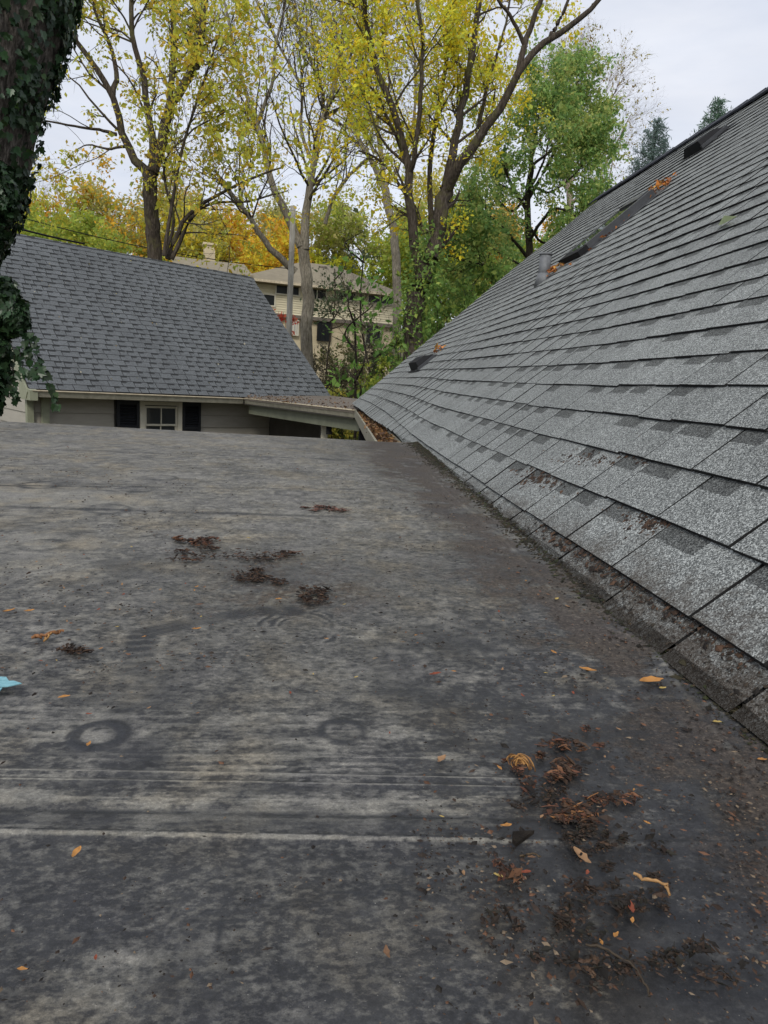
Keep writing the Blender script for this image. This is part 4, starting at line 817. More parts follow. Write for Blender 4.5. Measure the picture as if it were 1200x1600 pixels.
OR = [(.80, .44, .04), (.82, .52, .05), (.70, .34, .04), (.74, .52, .08)]; YL = [(.78, .68, .06), (.68, .66, .08), (.82, .64, .05)]; YGn = [(.48, .54, .08), (.38, .48, .08), (.58, .58, .08), (.30, .40, .07)]; OL = [(.50, .48, .15), (.42, .45, .15), (.58, .53, .20)]
wood_tree(40, 46, 262, 120, OR + YGn, 101, 'orange and green leaved tree by the ivy-covered trunk, above the garage ridge'); wood_tree(165, 56, 232, 190, OR[:2] + OL + YGn[:1], 102, 'tall orange and tan tree furthest left behind the garage')
wood_tree(95, 34, 292, 200, YGn, 103, 'bushy yellow-green tree just over the left end of the garage ridge', 17000, .17); wood_tree(190, 38, 335, 130, YGn + OR[:1], 104, 'yellow-green tree over the middle of the garage ridge', 11000, .17)
wood_tree(290, 52, 265, 150, YL + OL, 105, 'pale yellow tree behind the multi-stemmed tree'); wood_tree(215, 36, 372, 60, OR, 110, 'small golden maple touching the garage ridge', 4500, .16)
wood_tree(385, 55, 300, 150, OR + YL, 106, 'golden orange tree above the cream house chimney'); wood_tree(480, 62, 290, 170, OL, 107, 'olive tree far behind the utility pole'); wood_tree(505, 54, 360, 90, [(.62, .62, .05), (.56, .58, .06)], 108, 'bright lemon-yellow tree behind the cream house roof', 7000)
wood_tree(565, 58, 285, 170, OL + YGn[:2], 109, 'pale olive tree behind the top of the cream house roof', 12000); wood_tree(640, 52, 300, 140, YGn, 111, 'yellow-green tree behind the forked yellow tree'); wood_tree(740, 48, 330, 160, GD + YGn[:1], 112, 'mid green tree low behind the green leafy tree', 13000)
wood_tree(420, 48, 345, 90, YL + OR[:2], 113, 'yellow-orange tree right of the chimney', 8000); wood_tree(790, 58, 300, 150, OR + OL, 114, 'tan and orange tree glimpsed through the green leafy tree'); wood_tree(130, 66, 235, 130, None, 115, 'bare pale tree against the sky left of the multi-stemmed tree', bare=True, bark='twig_pale')
wood_tree(-40, 50, 300, 150, YGn + OR, 116, 'yellow-green and orange tree hidden mostly by the ivy-covered trunk'); wood_tree(880, 44, 345, 130, GD, 117, 'dark green tree behind the far gable of the grey slope'); wood_tree(340, 70, 285, 160, OL + OR, 118, 'tan tree farthest up the slope left of centre'); wood_tree(690, 66, 250, 170, OL + YL, 119, 'tall olive tree far behind the forked yellow tree')
# shrubs
def shrub(px, Y, top, wid, cols, seed, lab, n_=3500, sz=.09, cat='shrub', name='shrub', bark='bark_dark', dens=.5):
    rg = np.random.default_rng(seed); b_ = gz(px, Y); tp = P(px, top, Y); H = max(.5, tp[2] - b_[2]); wm = wid / FPX * Y
    e = empty(name, b_, lab, cat); ns = 9; a = rg.random(ns) * 6.28; q = []
    for i in range(ns):
        o_ = np.array([math.cos(a[i]), math.sin(a[i]), 0]) * wm * .45 * rg.random() ** .5; q.append(resample([b_ + o_ * .15, b_ + o_ * .6 + [0, 0, H * .45], b_ + o_ + [0, 0, H * rg.uniform(.7, .95)]], 8))
    PL = np.array(q); RL = np.full((ns, 8), .022) * np.linspace(1, .4, 8); V, Fq = tubes(PL, RL, 5); obj('stems', npmesh('stems', V, Fq), M[bark], e)
    C1, R1 = spawn(PL, RL, 90, (wm * .12, wm * .3), 5, rg, up=.2, rf=.6, t0=.1); C2, R2 = spawn(C1, R1, 420, (wm * .06, wm * .15), 4, rg, up=.1, rf=.7, t0=.1)
    V1, F1 = tubes(C1, R1, 3); V2, F2_ = tubes(C2, R2, 3); obj('twigs', npmesh('twigs', np.vstack([V1, V2]), np.vstack([F1, F2_ + len(V1)])), M[bark], e, 'stuff')
    leaves('foliage', C2, n_, sz, cols, rg, wm * .025 + .03, e, clump=2); return e
GS = [(.22, .37, .09), (.30, .46, .12), (.17, .28, .07), (.44, .54, .12)]
shrub(600, 19.5, 560, 120, [(.36, .44, .07), (.44, .48, .08), (.26, .36, .06)], 201, 'bright yellow-green shrub in the gap beside the far gable', 5500, .085)
shrub(545, 17.5, 598, 90, [(.44, .46, .08), (.30, .34, .07), (.52, .44, .08)], 202, 'low yellowing shrub at the corner of the garage roof', 4500, .08)
shrub(520, 22.5, 535, 80, [(.08, .07, .04), (.10, .10, .05), (.14, .12, .06)], 203, 'dark tangled brushy shrub beside the garage roof slope', 2600, .09)
shrub(590, 27, 535, 90, [(.12, .16, .06), (.16, .20, .08)], 204, 'grey-green shrub against the lower wall of the cream house', 3600, .11)
shrub(632, 22, 455, 55, GS, 205, 'tall green shrub left of the forked yellow tree', 5200, .11)
shrub(700, 22, 420, 130, GS, 206, 'large dark green shrub between the forked tree and the grey slope', 9000, .12)
shrub(665, 24, 400, 90, GS, 207, 'green thicket behind the trunk of the forked tree', 6000, .12)
shrub(436, 30, 474, 42, [(.62, .07, .05), (.55, .10, .06), (.70, .16, .08)], 208, 'small bright red shrub beside the utility pole', 2200, .10)
shrub(760, 24, 395, 150, GS, 209, 'broad green shrub along the far gable of the grey slope', 8000, .13)
shrub(560, 32, 545, 120, [(.16, .18, .06), (.30, .26, .12), (.12, .14, .05)], 210, 'straggly low shrub before the cream house door', 3000, .12)
shrub(495, 29, 530, 60, [(.10, .09, .06), (.14, .13, .08)], 211, 'bare brown shrub at the foot of the pale grey trunk', 1200, .10)
shrub(560, 13.4, 655, 60, [(.10, .16, .04), (.20, .18, .05), (.07, .11, .03)], 212, 'low dark shrub seen beneath the breezeway beam', 2600, .06)
shrub(520, 19.5, 650, 90, [(.10, .14, .04), (.16, .16, .05)], 213, 'low shrub seen behind the breezeway post', 2600, .08)
# evergreen leaves climbing the trunk of the forked tree
rg = np.random.default_rng(77); tpts = resample(tr_ if False else np.vstack([gz(640, 18.5)[None], pl(18.5, (640, 560), (648, 500), (654, 455), (662, 425), (668, 390))]), 24)
c = tpts[rg.integers(0, 24, 2600)] + norm(rg.normal(0, 1, (2600, 3))) * (.36 + .25 * rg.random((2600, 1)) ** 2) * np.array([1, 1, 1.6])
o = leafmesh('creeper', c, .10, GS, rg, None); tag(o, 'green creeper leaves round the lower trunk of the forked yellow tree', 'creeper')
# spruces behind the ridge
def spruce(px, Y, top, lab, seed, col):
    rg = np.random.default_rng(seed); tp = P(px, top, Y); gz_ = float(ground(tp[0], tp[1])); H = tp[2] - gz_; e = empty('spruce_tree', (tp[0], tp[1], gz_), lab, 'spruce')
    q = np.array([[tp[0], tp[1], gz_ + H * t] for t in np.linspace(0, 1, 14)]); V, Fq = tubes(q[None], (np.linspace(.16, .008, 14))[None], 7); obj('trunk', npmesh('trunk', V, Fq), M['bark_dark'], e)
    br = []; lv = 70
    for i in range(lv):
        f = 1 - (i + .5) / lv * .93; z_ = gz_ + H * f; ln = .06 + (1 - f) * H * .46; ln = min(ln, 2.6)
        for k in range(7):
            a = k * .9 + i * 2.3 + rg.normal(0, .15); d = np.array([math.cos(a), math.sin(a), 0]); l_ = ln * rg.uniform(.75, 1.1); s = np.array([tp[0], tp[1], z_])
            br.append(resample([s, s + d * l_ * .55 + [0, 0, -.02 * l_], s + d * l_ + [0, 0, .12 * l_]], 5))
    B = np.array(br); V, Fq = tubes(B, np.full(B.shape[:2], .012) * np.linspace(1, .3, 5), 3); obj('branches', npmesh('branches', V, Fq), M['bark_dark'], e, 'stuff')
    nt_ = int(lv * .36) * 7; C, RC2 = spawn(B[:nt_], np.full((nt_, 5), .01), 3200, (.08, .30), 3, rg, up=.05, ang=(.6, 1.1), t0=.1, rf=.5, wob=.05); Cb, _ = spawn(B[nt_:], np.full((len(B) - nt_, 5), .01), 2200, (.3, .7), 3, rg, up=.0, ang=(.5, 1.0), t0=.1, rf=.5, wob=.05); C = np.concatenate([C, B[:nt_, [0, 2, 4]], B[:nt_, [1, 3, 4]], Cb])
    n_ = 46000; Pn = np.concatenate([C[:, :, :]]); pi = rg.integers(0, len(Pn), n_); u = rg.random(n_)[:, None]; c = Pn[pi, 0] * (1 - u) + Pn[pi, 2] * u + rg.normal(0, .015, (n_, 3))
    leafmesh('needles', c, .085, [col, tuple(x * .75 for x in col), tuple(x * 1.25 for x in col)], rg, e, asp=.20, down=-.1); return e
spruce(1028, 21, 186, 'blue-grey spruce whose top shows over the ridge, the bigger of two', 301, (.22, .30, .27)); spruce(1124, 19, 156, 'slim green spruce top poking over the ridge near the upper roof vent', 302, (.17, .27, .19))
rg = np.random.default_rng(88); Rm = LM.to_3x3(); up_l = np.array(Rm @ Nl); pts = np.array([LR(rg.uniform(LW + .2, RW - .2), rg.uniform(.5, NK - 1), .016) for _ in range(46)])
tag(bits('leaf_litter', pts, .035, [(.52, .48, .36), (.34, .30, .14), (.60, .58, .50), (.28, .20, .10)], up=up_l, seed=89, flatn=.25), 'pale leaf bits scattered over the slate grey garage roof', 'leaf litter')
# ---- near trunk with ivy at the left edge
Yn = 7.0
npt = np.array([[*P(-190, 600, Yn)[:2], -2.95], P(-190, 640, Yn), P(-175, 500, Yn), P(-138, 380, Yn), P(-81, 290, Yn), P(-56, 190, Yn), P(-31, 95, Yn), P(-2, 0, Yn), P(30, -100, Yn), P(110, -260, Yn)])
nr = np.array([.80, .66, .58, .57, .565, .56, .56, .55, .52, .48])
q = resample(npt, 90); rr = np.interp(np.linspace(0, 9, 90), np.arange(10), nr); sides = 72; Tn = norm(np.gradient(q, axis=0)); A = norm(np.cross(Tn, np.array([0, 1., .05]))); B = np.cross(Tn, A)
th = np.arange(sides) * 2 * math.pi / sides; TH_, SS = np.meshgrid(th, np.cumsum(np.r_[0, np.linalg.norm(np.diff(q, axis=0), axis=1)]))
dsp = .035 * (vnoise(TH_ * 2.2, SS * .9, 2.5, 301, 4, .6) - .5) * 2 + .05 * (vnoise(TH_, SS, .7, 302, 2) - .5); Rn = rr[:, None] + dsp
V = q[:, None] + Rn[..., None] * (A[:, None] * np.cos(TH_)[..., None] + B[:, None] * np.sin(TH_)[..., None]); i = np.arange(89)[:, None] * sides; k = np.arange(sides)[None]; k2 = (k + 1) % sides
big = empty('tree', npt[0], 'huge leaning ivy-clad tree trunk filling the left edge of the picture', 'tree')
obj('trunk', npmesh('trunk', V.reshape(-1, 3), np.stack([i + k, i + k2, i + sides + k2, i + sides + k], -1).reshape(-1, 4), smooth=True), M['bark_near'], big)
# ivy: lobed leaves on the camera side, thick at left and low, thinning to bare bark at the right edge
il = MB(); pts_ = [(0, 0), (.28, -.08), (.50, .18), (.34, .38), (.42, .62), (.18, .62), (0, 1.0), (-.18, .62), (-.42, .62), (-.34, .38), (-.50, .18), (-.28, -.08)]
vs = [(x, y, .12 * abs(x)) for x, y in pts_] + [(0, .4, -.02)]; il.add(vs, [(12, j, (j + 1) % 12) for j in range(12)]); ILV = np.array(vs); ILF = np.array([(12, j, (j + 1) % 12) for j in range(12)])
ivm = il.mesh('ivy_leaf'); ivm.materials.append(M['ivy'])
iv = empty('ivy', P(-20, 600, Yn - .5), 'dark green ivy climbing the leaning trunk and hanging beside the garage roof', 'ivy')
rg = np.random.default_rng(404); cand = []
camdir = lambda p_: norm(-p_)
n_ = 22000; ti = rg.random(n_) * 88; a0 = rg.random(n_) * 6.283; j0 = ti.astype(int); u = (ti - j0)[:, None]; C0 = q[j0] * (1 - u) + q[j0 + 1] * u; AA = A[j0]; BB = B[j0]; nrm_ = AA * np.cos(a0)[:, None] + BB * np.sin(a0)[:, None]
pos = C0 + nrm_ * (rr[j0][:, None] + .02 + .06 * rg.random((n_, 1)) ** 2)
cs = pos @ RC; pxs = 600 + FPX * cs[:, 0] / -cs[:, 2]; pys = 800 - FPX * cs[:, 1] / -cs[:, 2]
# bark is bare along the right-hand flank of the upper trunk
ax_x = np.interp(ti, np.arange(90), (lambda c_: 600 + FPX * c_[:, 0] / -c_[:, 2])(q @ RC)); offx = pxs - ax_x; cov = vnoise(a0 * 1.5, ti * .1, 1.6, 405, 3)
bare_w = np.interp(pys, [0, 120, 220, 280, 340], [2, 4, 20, 120, 220]); keep = (offx < bare_w + (cov - .5) * 90) | (rg.random(n_) < .16) | ((pys < 200) & (offx > 60) & (rg.random(n_) < .5) & (cov > .42)); facing = (nrm_ * norm(-pos)).sum(1) > -.35
pos = pos[keep & facing]; nrm_ = nrm_[keep & facing]
# hanging masses
def blob(px, py, Y, sx, sz_, m_): 
    c = P(px, py, Y); v = norm(rg.normal(0, 1, (m_, 3))) * (.55 + .45 * rg.random((m_, 1))); return c + v * np.array([sx, sx * .9, sz_]), v
for args in ((2, 300, 6.6, .12, .28, 400), (-25, 340, 6.6, .16, .3, 400), (12, 490, 6.4, .17, .20, 1000), (-18, 560, 6.4, .20, .35, 900), (-40, 400, 6.6, .2, .3, 500), (4, 460, 6.4, .14, .17, 500), (-25, 610, 6.3, .18, .25, 700), (26, 492, 6.35, .09, .12, 260)):
    a_, b_ = blob(*args); pos = np.vstack([pos, a_]); nrm_ = np.vstack([nrm_, b_])
# loose strands
for s0, s1, m_ in (((35, 500), (60, 590), 26), ((40, 490), (92, 640), 34), ((30, 540), (42, 585), 14), ((20, 560), (22, 625), 20)):
    t = np.linspace(0, 1, m_)[:, None]; a_ = P(*s0, 6.4) * (1 - t) + P(*s1, 6.35) * t + np.array([0, 0, -.06]) * np.sin(t * 3.14) + rg.normal(0, .012, (m_, 3)); pos = np.vstack([pos, a_]); nrm_ = np.vstack([nrm_, np.tile([.2, -1, .3], (m_, 1))])
    V, Fq = tubes(resample(a_[::6], 12)[None], np.full((1, 12), .003), 4); obj('stem', npmesh('stem', V, Fq), M['bark_dark'], iv)
n_ = len(pos); sz = rg.uniform(.045, .085, n_); nn = norm(nrm_ + rg.normal(0, .38, (n_, 3))); dn = np.tile([0, 0, -1.], (n_, 1)) + rg.normal(0, .45, (n_, 3)); t = norm(dn - nn * (dn * nn).sum(1)[:, None]); s_ = np.cross(t, nn)
d_ = np.linalg.norm(pos, axis=1); cs = pos @ RC; pxs = 600 + FPX * cs[:, 0] / -cs[:, 2]; pys = 800 - FPX * cs[:, 1] / -cs[:, 2]
score = sz / d_ * np.abs((nn * norm(-pos)).sum(1)) * ((pxs > -10) & (pxs < 160) & (pys > -10) & (pys < 650)) * ((nn * norm(-pos)).sum(1) > 0); od = np.argsort(-score)
for j in od[:290]:
    o = bpy.data.objects.new('ivy_leaf', ivm); COL.objects.link(o); o.parent = iv
    Mw = Matrix(((s_[j][0]*sz[j], t[j][0]*sz[j], nn[j][0]*sz[j], pos[j][0]), (s_[j][1]*sz[j], t[j][1]*sz[j], nn[j][1]*sz[j], pos[j][1]), (s_[j][2]*sz[j], t[j][2]*sz[j], nn[j][2]*sz[j], pos[j][2]), (0, 0, 0, 1)))
    o.matrix_parent_inverse = Matrix.Translation(-iv.location); o.matrix_basis = Mw
rest = od[290:]; Vv = pos[rest][:, None] + sz[rest][:, None, None] * (ILV[None, :, 0:1] * s_[rest][:, None] + ILV[None, :, 1:2] * t[rest][:, None] + ILV[None, :, 2:3] * nn[rest][:, None])
cc = np.array([(.020, .045, .018), (.028, .060, .024), (.016, .034, .016), (.06, .12, .03)])[rg.choice(4, len(rest), p=[.42, .3, .24, .04])] * rg.uniform(.6, 1.3, (len(rest), 1))
obj('leaves', npmesh('leaves', Vv.reshape(-1, 3), (ILF[None] + np.arange(len(rest))[:, None, None] * 13).reshape(-1, 3), col=np.repeat(cc, 13, 0)), M['ivystuff'], iv, 'stuff')

# ================================================================== CREAM HOUSE on the slope
HY = 38.0; c0 = P(385, 500, HY); c1 = P(622, 500, HY + 1.9); hx = norm(c1 - c0); hx[2] = 0; hx = norm(hx); hy = np.array([-hx[1], hx[0], 0]); wl = float(np.linalg.norm((c1 - c0)[:2]))
def hz(px, py):   # -> local (x, z) on the front wall plane
    d = W(px, py); s = (c0 @ hy) / (d @ hy); q = d * s; return float((q - c0) @ hx), float(q[2])
def HP(x, y, z): return Vector((c0[0] + hx[0] * x + hy[0] * y, c0[1] + hx[1] * x + hy[1] * y, z))
ch = empty('house', HP(4, 3, float(ground(c0[0], c0[1]))), 'cream two-storey house with brown hip roof on the slope beyond the trees', 'house')
M['cream'] = simple('siding_cream', (.66, .60, .43), (.56, .51, .36), 2, .6, bmp=.05); M['cream2'] = simple('brick_cream', (.60, .51, .34), (.46, .39, .26), 3, .8, bmp=.2); M['hiproof'] = simple('brown_shingle_roof', (.27, .235, .165), (.20, .17, .12), 2.5, .9, bmp=.4, bscale=30)
m, n, b = nodes('dark_window_glass'); b.inputs['Base Color'].default_value = (.012, .014, .015, 1); b.inputs['Roughness'].default_value = .25; b.inputs['Specular IOR Level'].default_value = .25; M['dglass'] = m
M['curtain'] = simple('blind_pale', (.45, .45, .42), (.35, .35, .33), 4, .8)
_, zb = hz(500, 590); xl, ze = hz(385, 437); xr, _ = hz(618, 450); _, zm = hz(500, 496)
gb_ = float(ground(c0[0], c0[1])) - 1
hb = MB(); hb.prism([HP(xl, .1, gb_), HP(xr, .1, gb_), HP(xr, .1, ze), HP(xl, .1, ze)], hy * 7.5); hw = obj('wall', hb.mesh(), M['cream2'], ch)
n_b = 13; bh = (ze - zm) / n_b
for i in range(n_b):
    z0 = zm + i * bh; mb = MB(); mb.add([HP(xl, -.06, z0), HP(xr, -.06, z0), HP(xr, -.02, z0 + bh), HP(xl, -.02, z0 + bh), HP(xl, .08, z0), HP(xr, .08, z0), HP(xr, .08, z0 + bh), HP(xl, .08, z0 + bh)], [(0, 1, 2, 3), (0, 4, 5, 1), (3, 2, 6, 7), (0, 3, 7, 4), (1, 5, 6, 2)]); obj('siding_board', mb.mesh(), M['cream'], hw)
mb = MB(); mb.prism([HP(xl - .0, -.16, zm - .2), HP(xr, -.16, zm - .2), HP(xr, -.16, zm - .01), HP(xl, -.16, zm - .01)], hy * .2); obj('jetty_beam', mb.mesh(), M['canopy'], ch)
def hwin(x0y0, x1y1, mull=1, trim='trim', pane='dglass', kind='window'):
    (xa, zt_), (xb, zb_) = hz(*x0y0), hz(*x1y1); f = MB(); t_ = .07
    for a_ in ((xa, xa + t_, zb_, zt_), (xb - t_, xb, zb_, zt_), (xa + t_, xb - t_, zt_ - t_, zt_), (xa + t_, xb - t_, zb_, zb_ + t_)): f.prism([HP(a_[0], -.10, a_[2]), HP(a_[1], -.10, a_[2]), HP(a_[1], -.10, a_[3]), HP(a_[0], -.10, a_[3])], hy * .12)
    for k in range(1, mull + 1): xm = xa + (xb - xa) * k / (mull + 1); f.prism([HP(xm - .03, -.09, zb_ + t_), HP(xm + .03, -.09, zb_ + t_), HP(xm + .03, -.09, zt_ - t_), HP(xm - .03, -.09, zt_ - t_)], hy * .1)
    o = obj(kind, f.mesh(), M[trim], ch); p_ = MB(); p_.prism([HP(xa + t_, -.066, zb_ + t_), HP(xb - t_, -.066, zb_ + t_), HP(xb - t_, -.066, zt_ - t_), HP(xa + t_, -.066, zt_ - t_)], hy * .01); obj('pane', p_.mesh(), M[pane], o); return o
hwin((430, 440), (468, 464)); hwin((480, 445), (510, 470)); hwin((574, 455), (613, 478), 1); hwin((528, 449), (556, 472), 1); hwin((496, 500), (516, 534), 2, 'black'); hwin((571, 505), (594, 540), 1, 'olive'); hwin((410, 458), (430, 480), 0, 'trim'); hwin((450, 498), (466, 525), 3, 'trim', 'curtain')
hwin((640, 470), (655, 490), 0) if False else None
def rp(px, py, dy): d = W(px, py); s = ((c0 + hy * dy) @ hy) / (d @ hy); return Vector(d * s)
ov = .6; eL = HP(xl - .5, -ov, ze + .02); eR = HP(xr + .5, -ov, ze + .02); bR = HP(xr + .5, 8.2, ze + .02); bL = HP(xl - .5, 8.2, ze + .02)
xr1, zr1 = hz(483, 398); xr2, _ = hz(533, 400); zr_ = ze + 1.85; r1 = HP(xr1 + .4, 3.8, zr_); r2 = HP(xr2 + .7, 3.8, zr_)
rf = MB(); rf.add([eL, eR, bR, bL, r1, r2], [(0, 1, 5, 4), (1, 2, 5), (2, 3, 4, 5), (3, 0, 4)]); rf.add([v - Vector((0, 0, .14)) for v in (eL, eR, bR, bL)] + [eL, eR, bR, bL], [(3, 2, 1, 0), (0, 1, 5, 4), (1, 2, 6, 5), (2, 3, 7, 6), (3, 0, 4, 7)], 0); rfo = obj('roof', rf.mesh(), M['hiproof'], ch)
mb = MB(); mb.prism([HP(xl - .5, -ov - .1, ze - .10), HP(xr + .5, -ov - .1, ze - .10), HP(xr + .5, -ov - .1, ze + .02), HP(xl - .5, -ov - .1, ze + .02)], hy * .09); obj('gutter', mb.mesh(), M['gutterlip'], ch)
mb = MB(); v0 = r1.lerp(r2, .55) + Vector((0, 0, -.35)) - Vector(hy) * .7; mb.box(v0 - Vector((.25, .12, .1)), v0 + Vector((.25, .12, .12))); obj('roof_vent', mb.mesh(), M['canopy'], ch)
mb = MB(); mb.box((0, 0, 0), (1, 1, 1)); 
xa, zc = hz(327, 366); xb, _ = hz(345, 366); ck = MB(); ck.prism([HP(xa, 3, gb_), HP(xb, 3, gb_), HP(xb, 3, zc), HP(xa, 3, zc)], hy * .7); ck.prism([HP(xa - .08, 2.92, zc), HP(xb + .08, 2.92, zc), HP(xb + .08, 2.92, zc + .12), HP(xa - .08, 2.92, zc + .12)], hy * .86); obj('chimney', ck.mesh(), M['cream2'], rfo)
# low wing at the left with its own roof edge
xa, z0_ = hz(280, 440); xb, z1_ = hz(388, 424); wg = MB(); wg.prism([HP(xa, -.6, gb_), HP(xb - .05, -.6, gb_), HP(xb - .05, -.6, z1_ - .6), HP(xa, -.6, z1_ - .6)], hy * 6); obj('wing_wall', wg.mesh(), M['cream2'], ch)
wr = MB(); zt2 = hz(300, 408)[1]; wr.prism([HP(xa - .4, -1.2, z1_ - .55), HP(xb + .1, -1.2, z1_ - .55), HP(xb + .1, 2.4, zt2 + .3), HP(xa - .4, 2.4, zt2 + .3)], (0, 0, .2)); obj('wing_roof', wr.mesh(), M['hiproof'], ch)
# ---- utility pole and overhead cables
pb_, pt_ = gz(449, 23), P(458, 322, 23); mb = MB(); mb.tube([pb_, pt_], [.105, .085], 14); up_ = empty('utility_pole', pb_, 'weathered grey wooden utility pole in front of the cream house', 'pole'); obj('pole', mb.mesh(smooth=True), M['polewood'], up_)
def cable(a_, b_, sag, r_, lab):
    a_ = np.array(a_); b_ = np.array(b_); t = np.linspace(0, 1, 24)[:, None]; q_ = a_ * (1 - t) + b_ * t - np.array([0, 0, sag]) * (4 * t * (1 - t)); mb = MB(); mb.tube(list(q_), r_, 5); tag(obj('cable', mb.mesh(), M['black']), lab, 'cable')
cable(P(-60, 331, 15.8), P(132, 381, 17.2), .04, .022, 'thick black cable running just above the left end of the garage ridge'); cable(P(-40, 318, 22), P(455, 420, 23), .25, .014, 'thin black overhead cable sagging across the trees behind the garage')

# ================================================================== THINGS LYING ON THE ROOFS
def leafobj(px, py, lpx, ang, col, lab, cat='leaf', name='fallen_leaf', asp=.42, curl=.25, group=None, seed=0):
    rgl = np.random.default_rng(seed + int(px * 7 + py)); c = F(px, py); c2 = F(px + 10, py); mpp = np.linalg.norm(c2 - c) / 10; Ln = lpx * mpp * .95
    a = math.radians(ang); d = F(px + 10 * math.cos(a), py - 10 * math.sin(a)) - c; d = d / np.linalg.norm(d); up_ = np.array([0, -ZFS, 1.]); s = np.cross(up_, d); K = 7; V = []
    bend = curl * rgl.uniform(.6, 1.2)
    for i in range(K):
        t = i / (K - 1); w_ = math.sin(math.pi * min(1, t * .92 + .04)) ** .8 * asp * Ln * .5 * rgl.uniform(.65, 1.2); m_ = c + d * (t - .5) * Ln + s * Ln * .06 * math.sin(t * 3 + rgl.random()) + up_ * (.002 + bend * Ln * (2 * t - 1) ** 2 * .5)
        V += [m_ - s * w_ + up_ * w_ * .5, m_, m_ + s * w_ + up_ * w_ * .5]
    Fq = [(3*i, 3*i+1, 3*i+4, 3*i+3) for i in range(K-1)] + [(3*i+1, 3*i+2, 3*i+5, 3*i+4) for i in range(K-1)]
    cc = np.tile(np.array(col), (len(V), 1)) * rgl.uniform(.75, 1.2, (len(V), 1)); o = obj(name, npmesh(name, np.array(V), np.array(Fq), col=cc, smooth=True), M['dryleaf']); tag(o, lab, cat, group); return o
ORr, TAN, RED, BRN, YEL = (.44, .21, .06), (.32, .19, .10), (.24, .065, .035), (.18, .10, .055), (.42, .31, .10)
for a_ in ((690, 1190, 26, 48, TAN, 'brown pointed leaf lying alone in the centre foreground'), (139, 1166, 16, 62, ORr, 'orange oval leaf beside the dark ring at left'), (100, 1092, 20, 12, ORr, 'orange leaf below the turquoise mark at the left edge'), (120, 1336, 28, 58, ORr, 'thin orange leaf under the pale seam line at left'),
           (605, 1492, 26, 110, BRN, 'brown leaf near the bottom centre of the flat roof'), (865, 1021, 14, 150, ORr, 'small orange leaf on the bluish rubber near the slope'), (790, 1294, 20, 5, ORr, 'orange scrap on the end of the pale seam line'), (918, 1049, 26, 170, ORr, 'curled orange leaf at the edge of the dark bark dust'),
           (1018, 1068, 44, 8, ORr, 'long ragged orange leaf on the bark dust beside the slope'), (908, 1344, 40, -42, TAN, 'largest tan bark flake in the right foreground'), (780, 1203, 13, -40, ORr, 'tiny orange leaflet left of the curled fibrous clump'), (985, 1422, 28, -70, RED, 'reddish leaf in the right foreground below the curled twig'),
           (680, 1056, 22, 12, RED, 'dark red scrap of leaf in mid roof'), (14, 957, 22, 15, ORr, 'orange-red leaf at the left edge above the turquoise mark'), (46, 957, 18, 10, ORr, 'orange leaf just right of the one at the left edge'), (307, 985, 16, 8, ORr, 'orange leaf inside the bend of the wiped smear'),
           (870, 938, 12, 40, YEL, 'yellow leaf close to the foot of the grey slope'), (778, 1372, 16, -20, YEL, 'yellow-orange leaflet left of the dark scraps'), (35, 1519, 18, 0, ORr, 'orange leaf in the bottom left corner of the roof'), (150, 1500, 12, 90, RED, 'small red stalk scrap near the bottom left'),
           (1120, 1131, 15, 0, YEL, 'pale yellow leaf by the mossy foot of the slope'), (1035, 1078, 14, 10, YEL, 'short yellow scrap under the long ragged orange leaf'), (435, 938, 12, 5, ORr, 'small orange leaf right of the wiped smear'), (830, 1343, 14, 0, BRN, 'brown leaf scrap between the seam and the tan flake'),
           (510, 1000, 8, 0, ORr, 'tiny orange leaf under the curved smear'), (820, 1367, 20, 5, RED, 'dark reddish leaf by the cluster of damp scraps'), (962, 1465, 16, 60, ORr, 'pointed orange leaf near the bottom right debris'), (1190, 1190, 16, 0, ORr, 'orange leaf at the right edge by the slope foot')):
    leafobj(*a_)
rl = np.random.default_rng(12)
for i in range(90):
    u = rl.random(); px, py = (rl.normal(215, 90), rl.normal(920, 55)) if u < .3 else ((rl.normal(900, 110), rl.normal(1260, 130)) if u < .65 else ((rl.uniform(40, 900), rl.uniform(840, 1150)) if u < .85 else (rl.normal(860, 60), rl.normal(900, 50))))
    if px > 1040 or px < 5 or F(px, py)[0] > .56: continue
    leafobj(px, py, rl.uniform(6, 12) * (.7 + .5 * (py - 800) / 600), rl.uniform(-180, 180), (ORr, RED, BRN, TAN, YEL)[(ci_ := int(rl.integers(0, 5)))], ['tiny orange leaf scrap on the flat roof', 'tiny dark red leaf scrap on the flat roof', 'tiny brown leaf scrap on the flat roof', 'tiny tan leaf scrap on the flat roof', 'tiny yellow leaf scrap on the flat roof'][ci_], group='tiny leaf scraps scattered on the flat roof', seed=i)
# twigs and curled bark strips
def strip(pts, r_, col, lab, name='twig', cat='twig', r1=None):
    q_ = resample([F(a_, b_) + np.array([0, 0, r_ * 1.2 + h_]) for a_, b_, h_ in pts], 18); q_[1:-1] += np.random.default_rng(int(pts[0][0])).normal(0, r_ * .5, (16, 3)); V, Fq = tubes(q_[None], np.linspace(r_, r1 or r_ * .6, 18)[None] * np.random.default_rng(3).uniform(.7, 1.3, (1, 18)), 7)
    o = obj(name, npmesh(name, V, Fq, col=np.tile(col, (len(V), 1)) * np.random.default_rng(4).uniform(.7, 1.2, (len(V), 1)), smooth=True), M['dryleaf']); tag(o, lab, cat)
strip([(990, 1368, 0), (1003, 1380, .002), (1025, 1388, .003), (1042, 1392, .002), (1046, 1402, 0)], .0018, (.42, .24, .10), 'curled pale orange twig in the right foreground')
strip([(915, 1478, 0), (950, 1492, .002), (985, 1515, .003), (1005, 1540, .002), (1015, 1560, 0)], .0012, (.06, .045, .03), 'long thin dark twig arching near the bottom right')
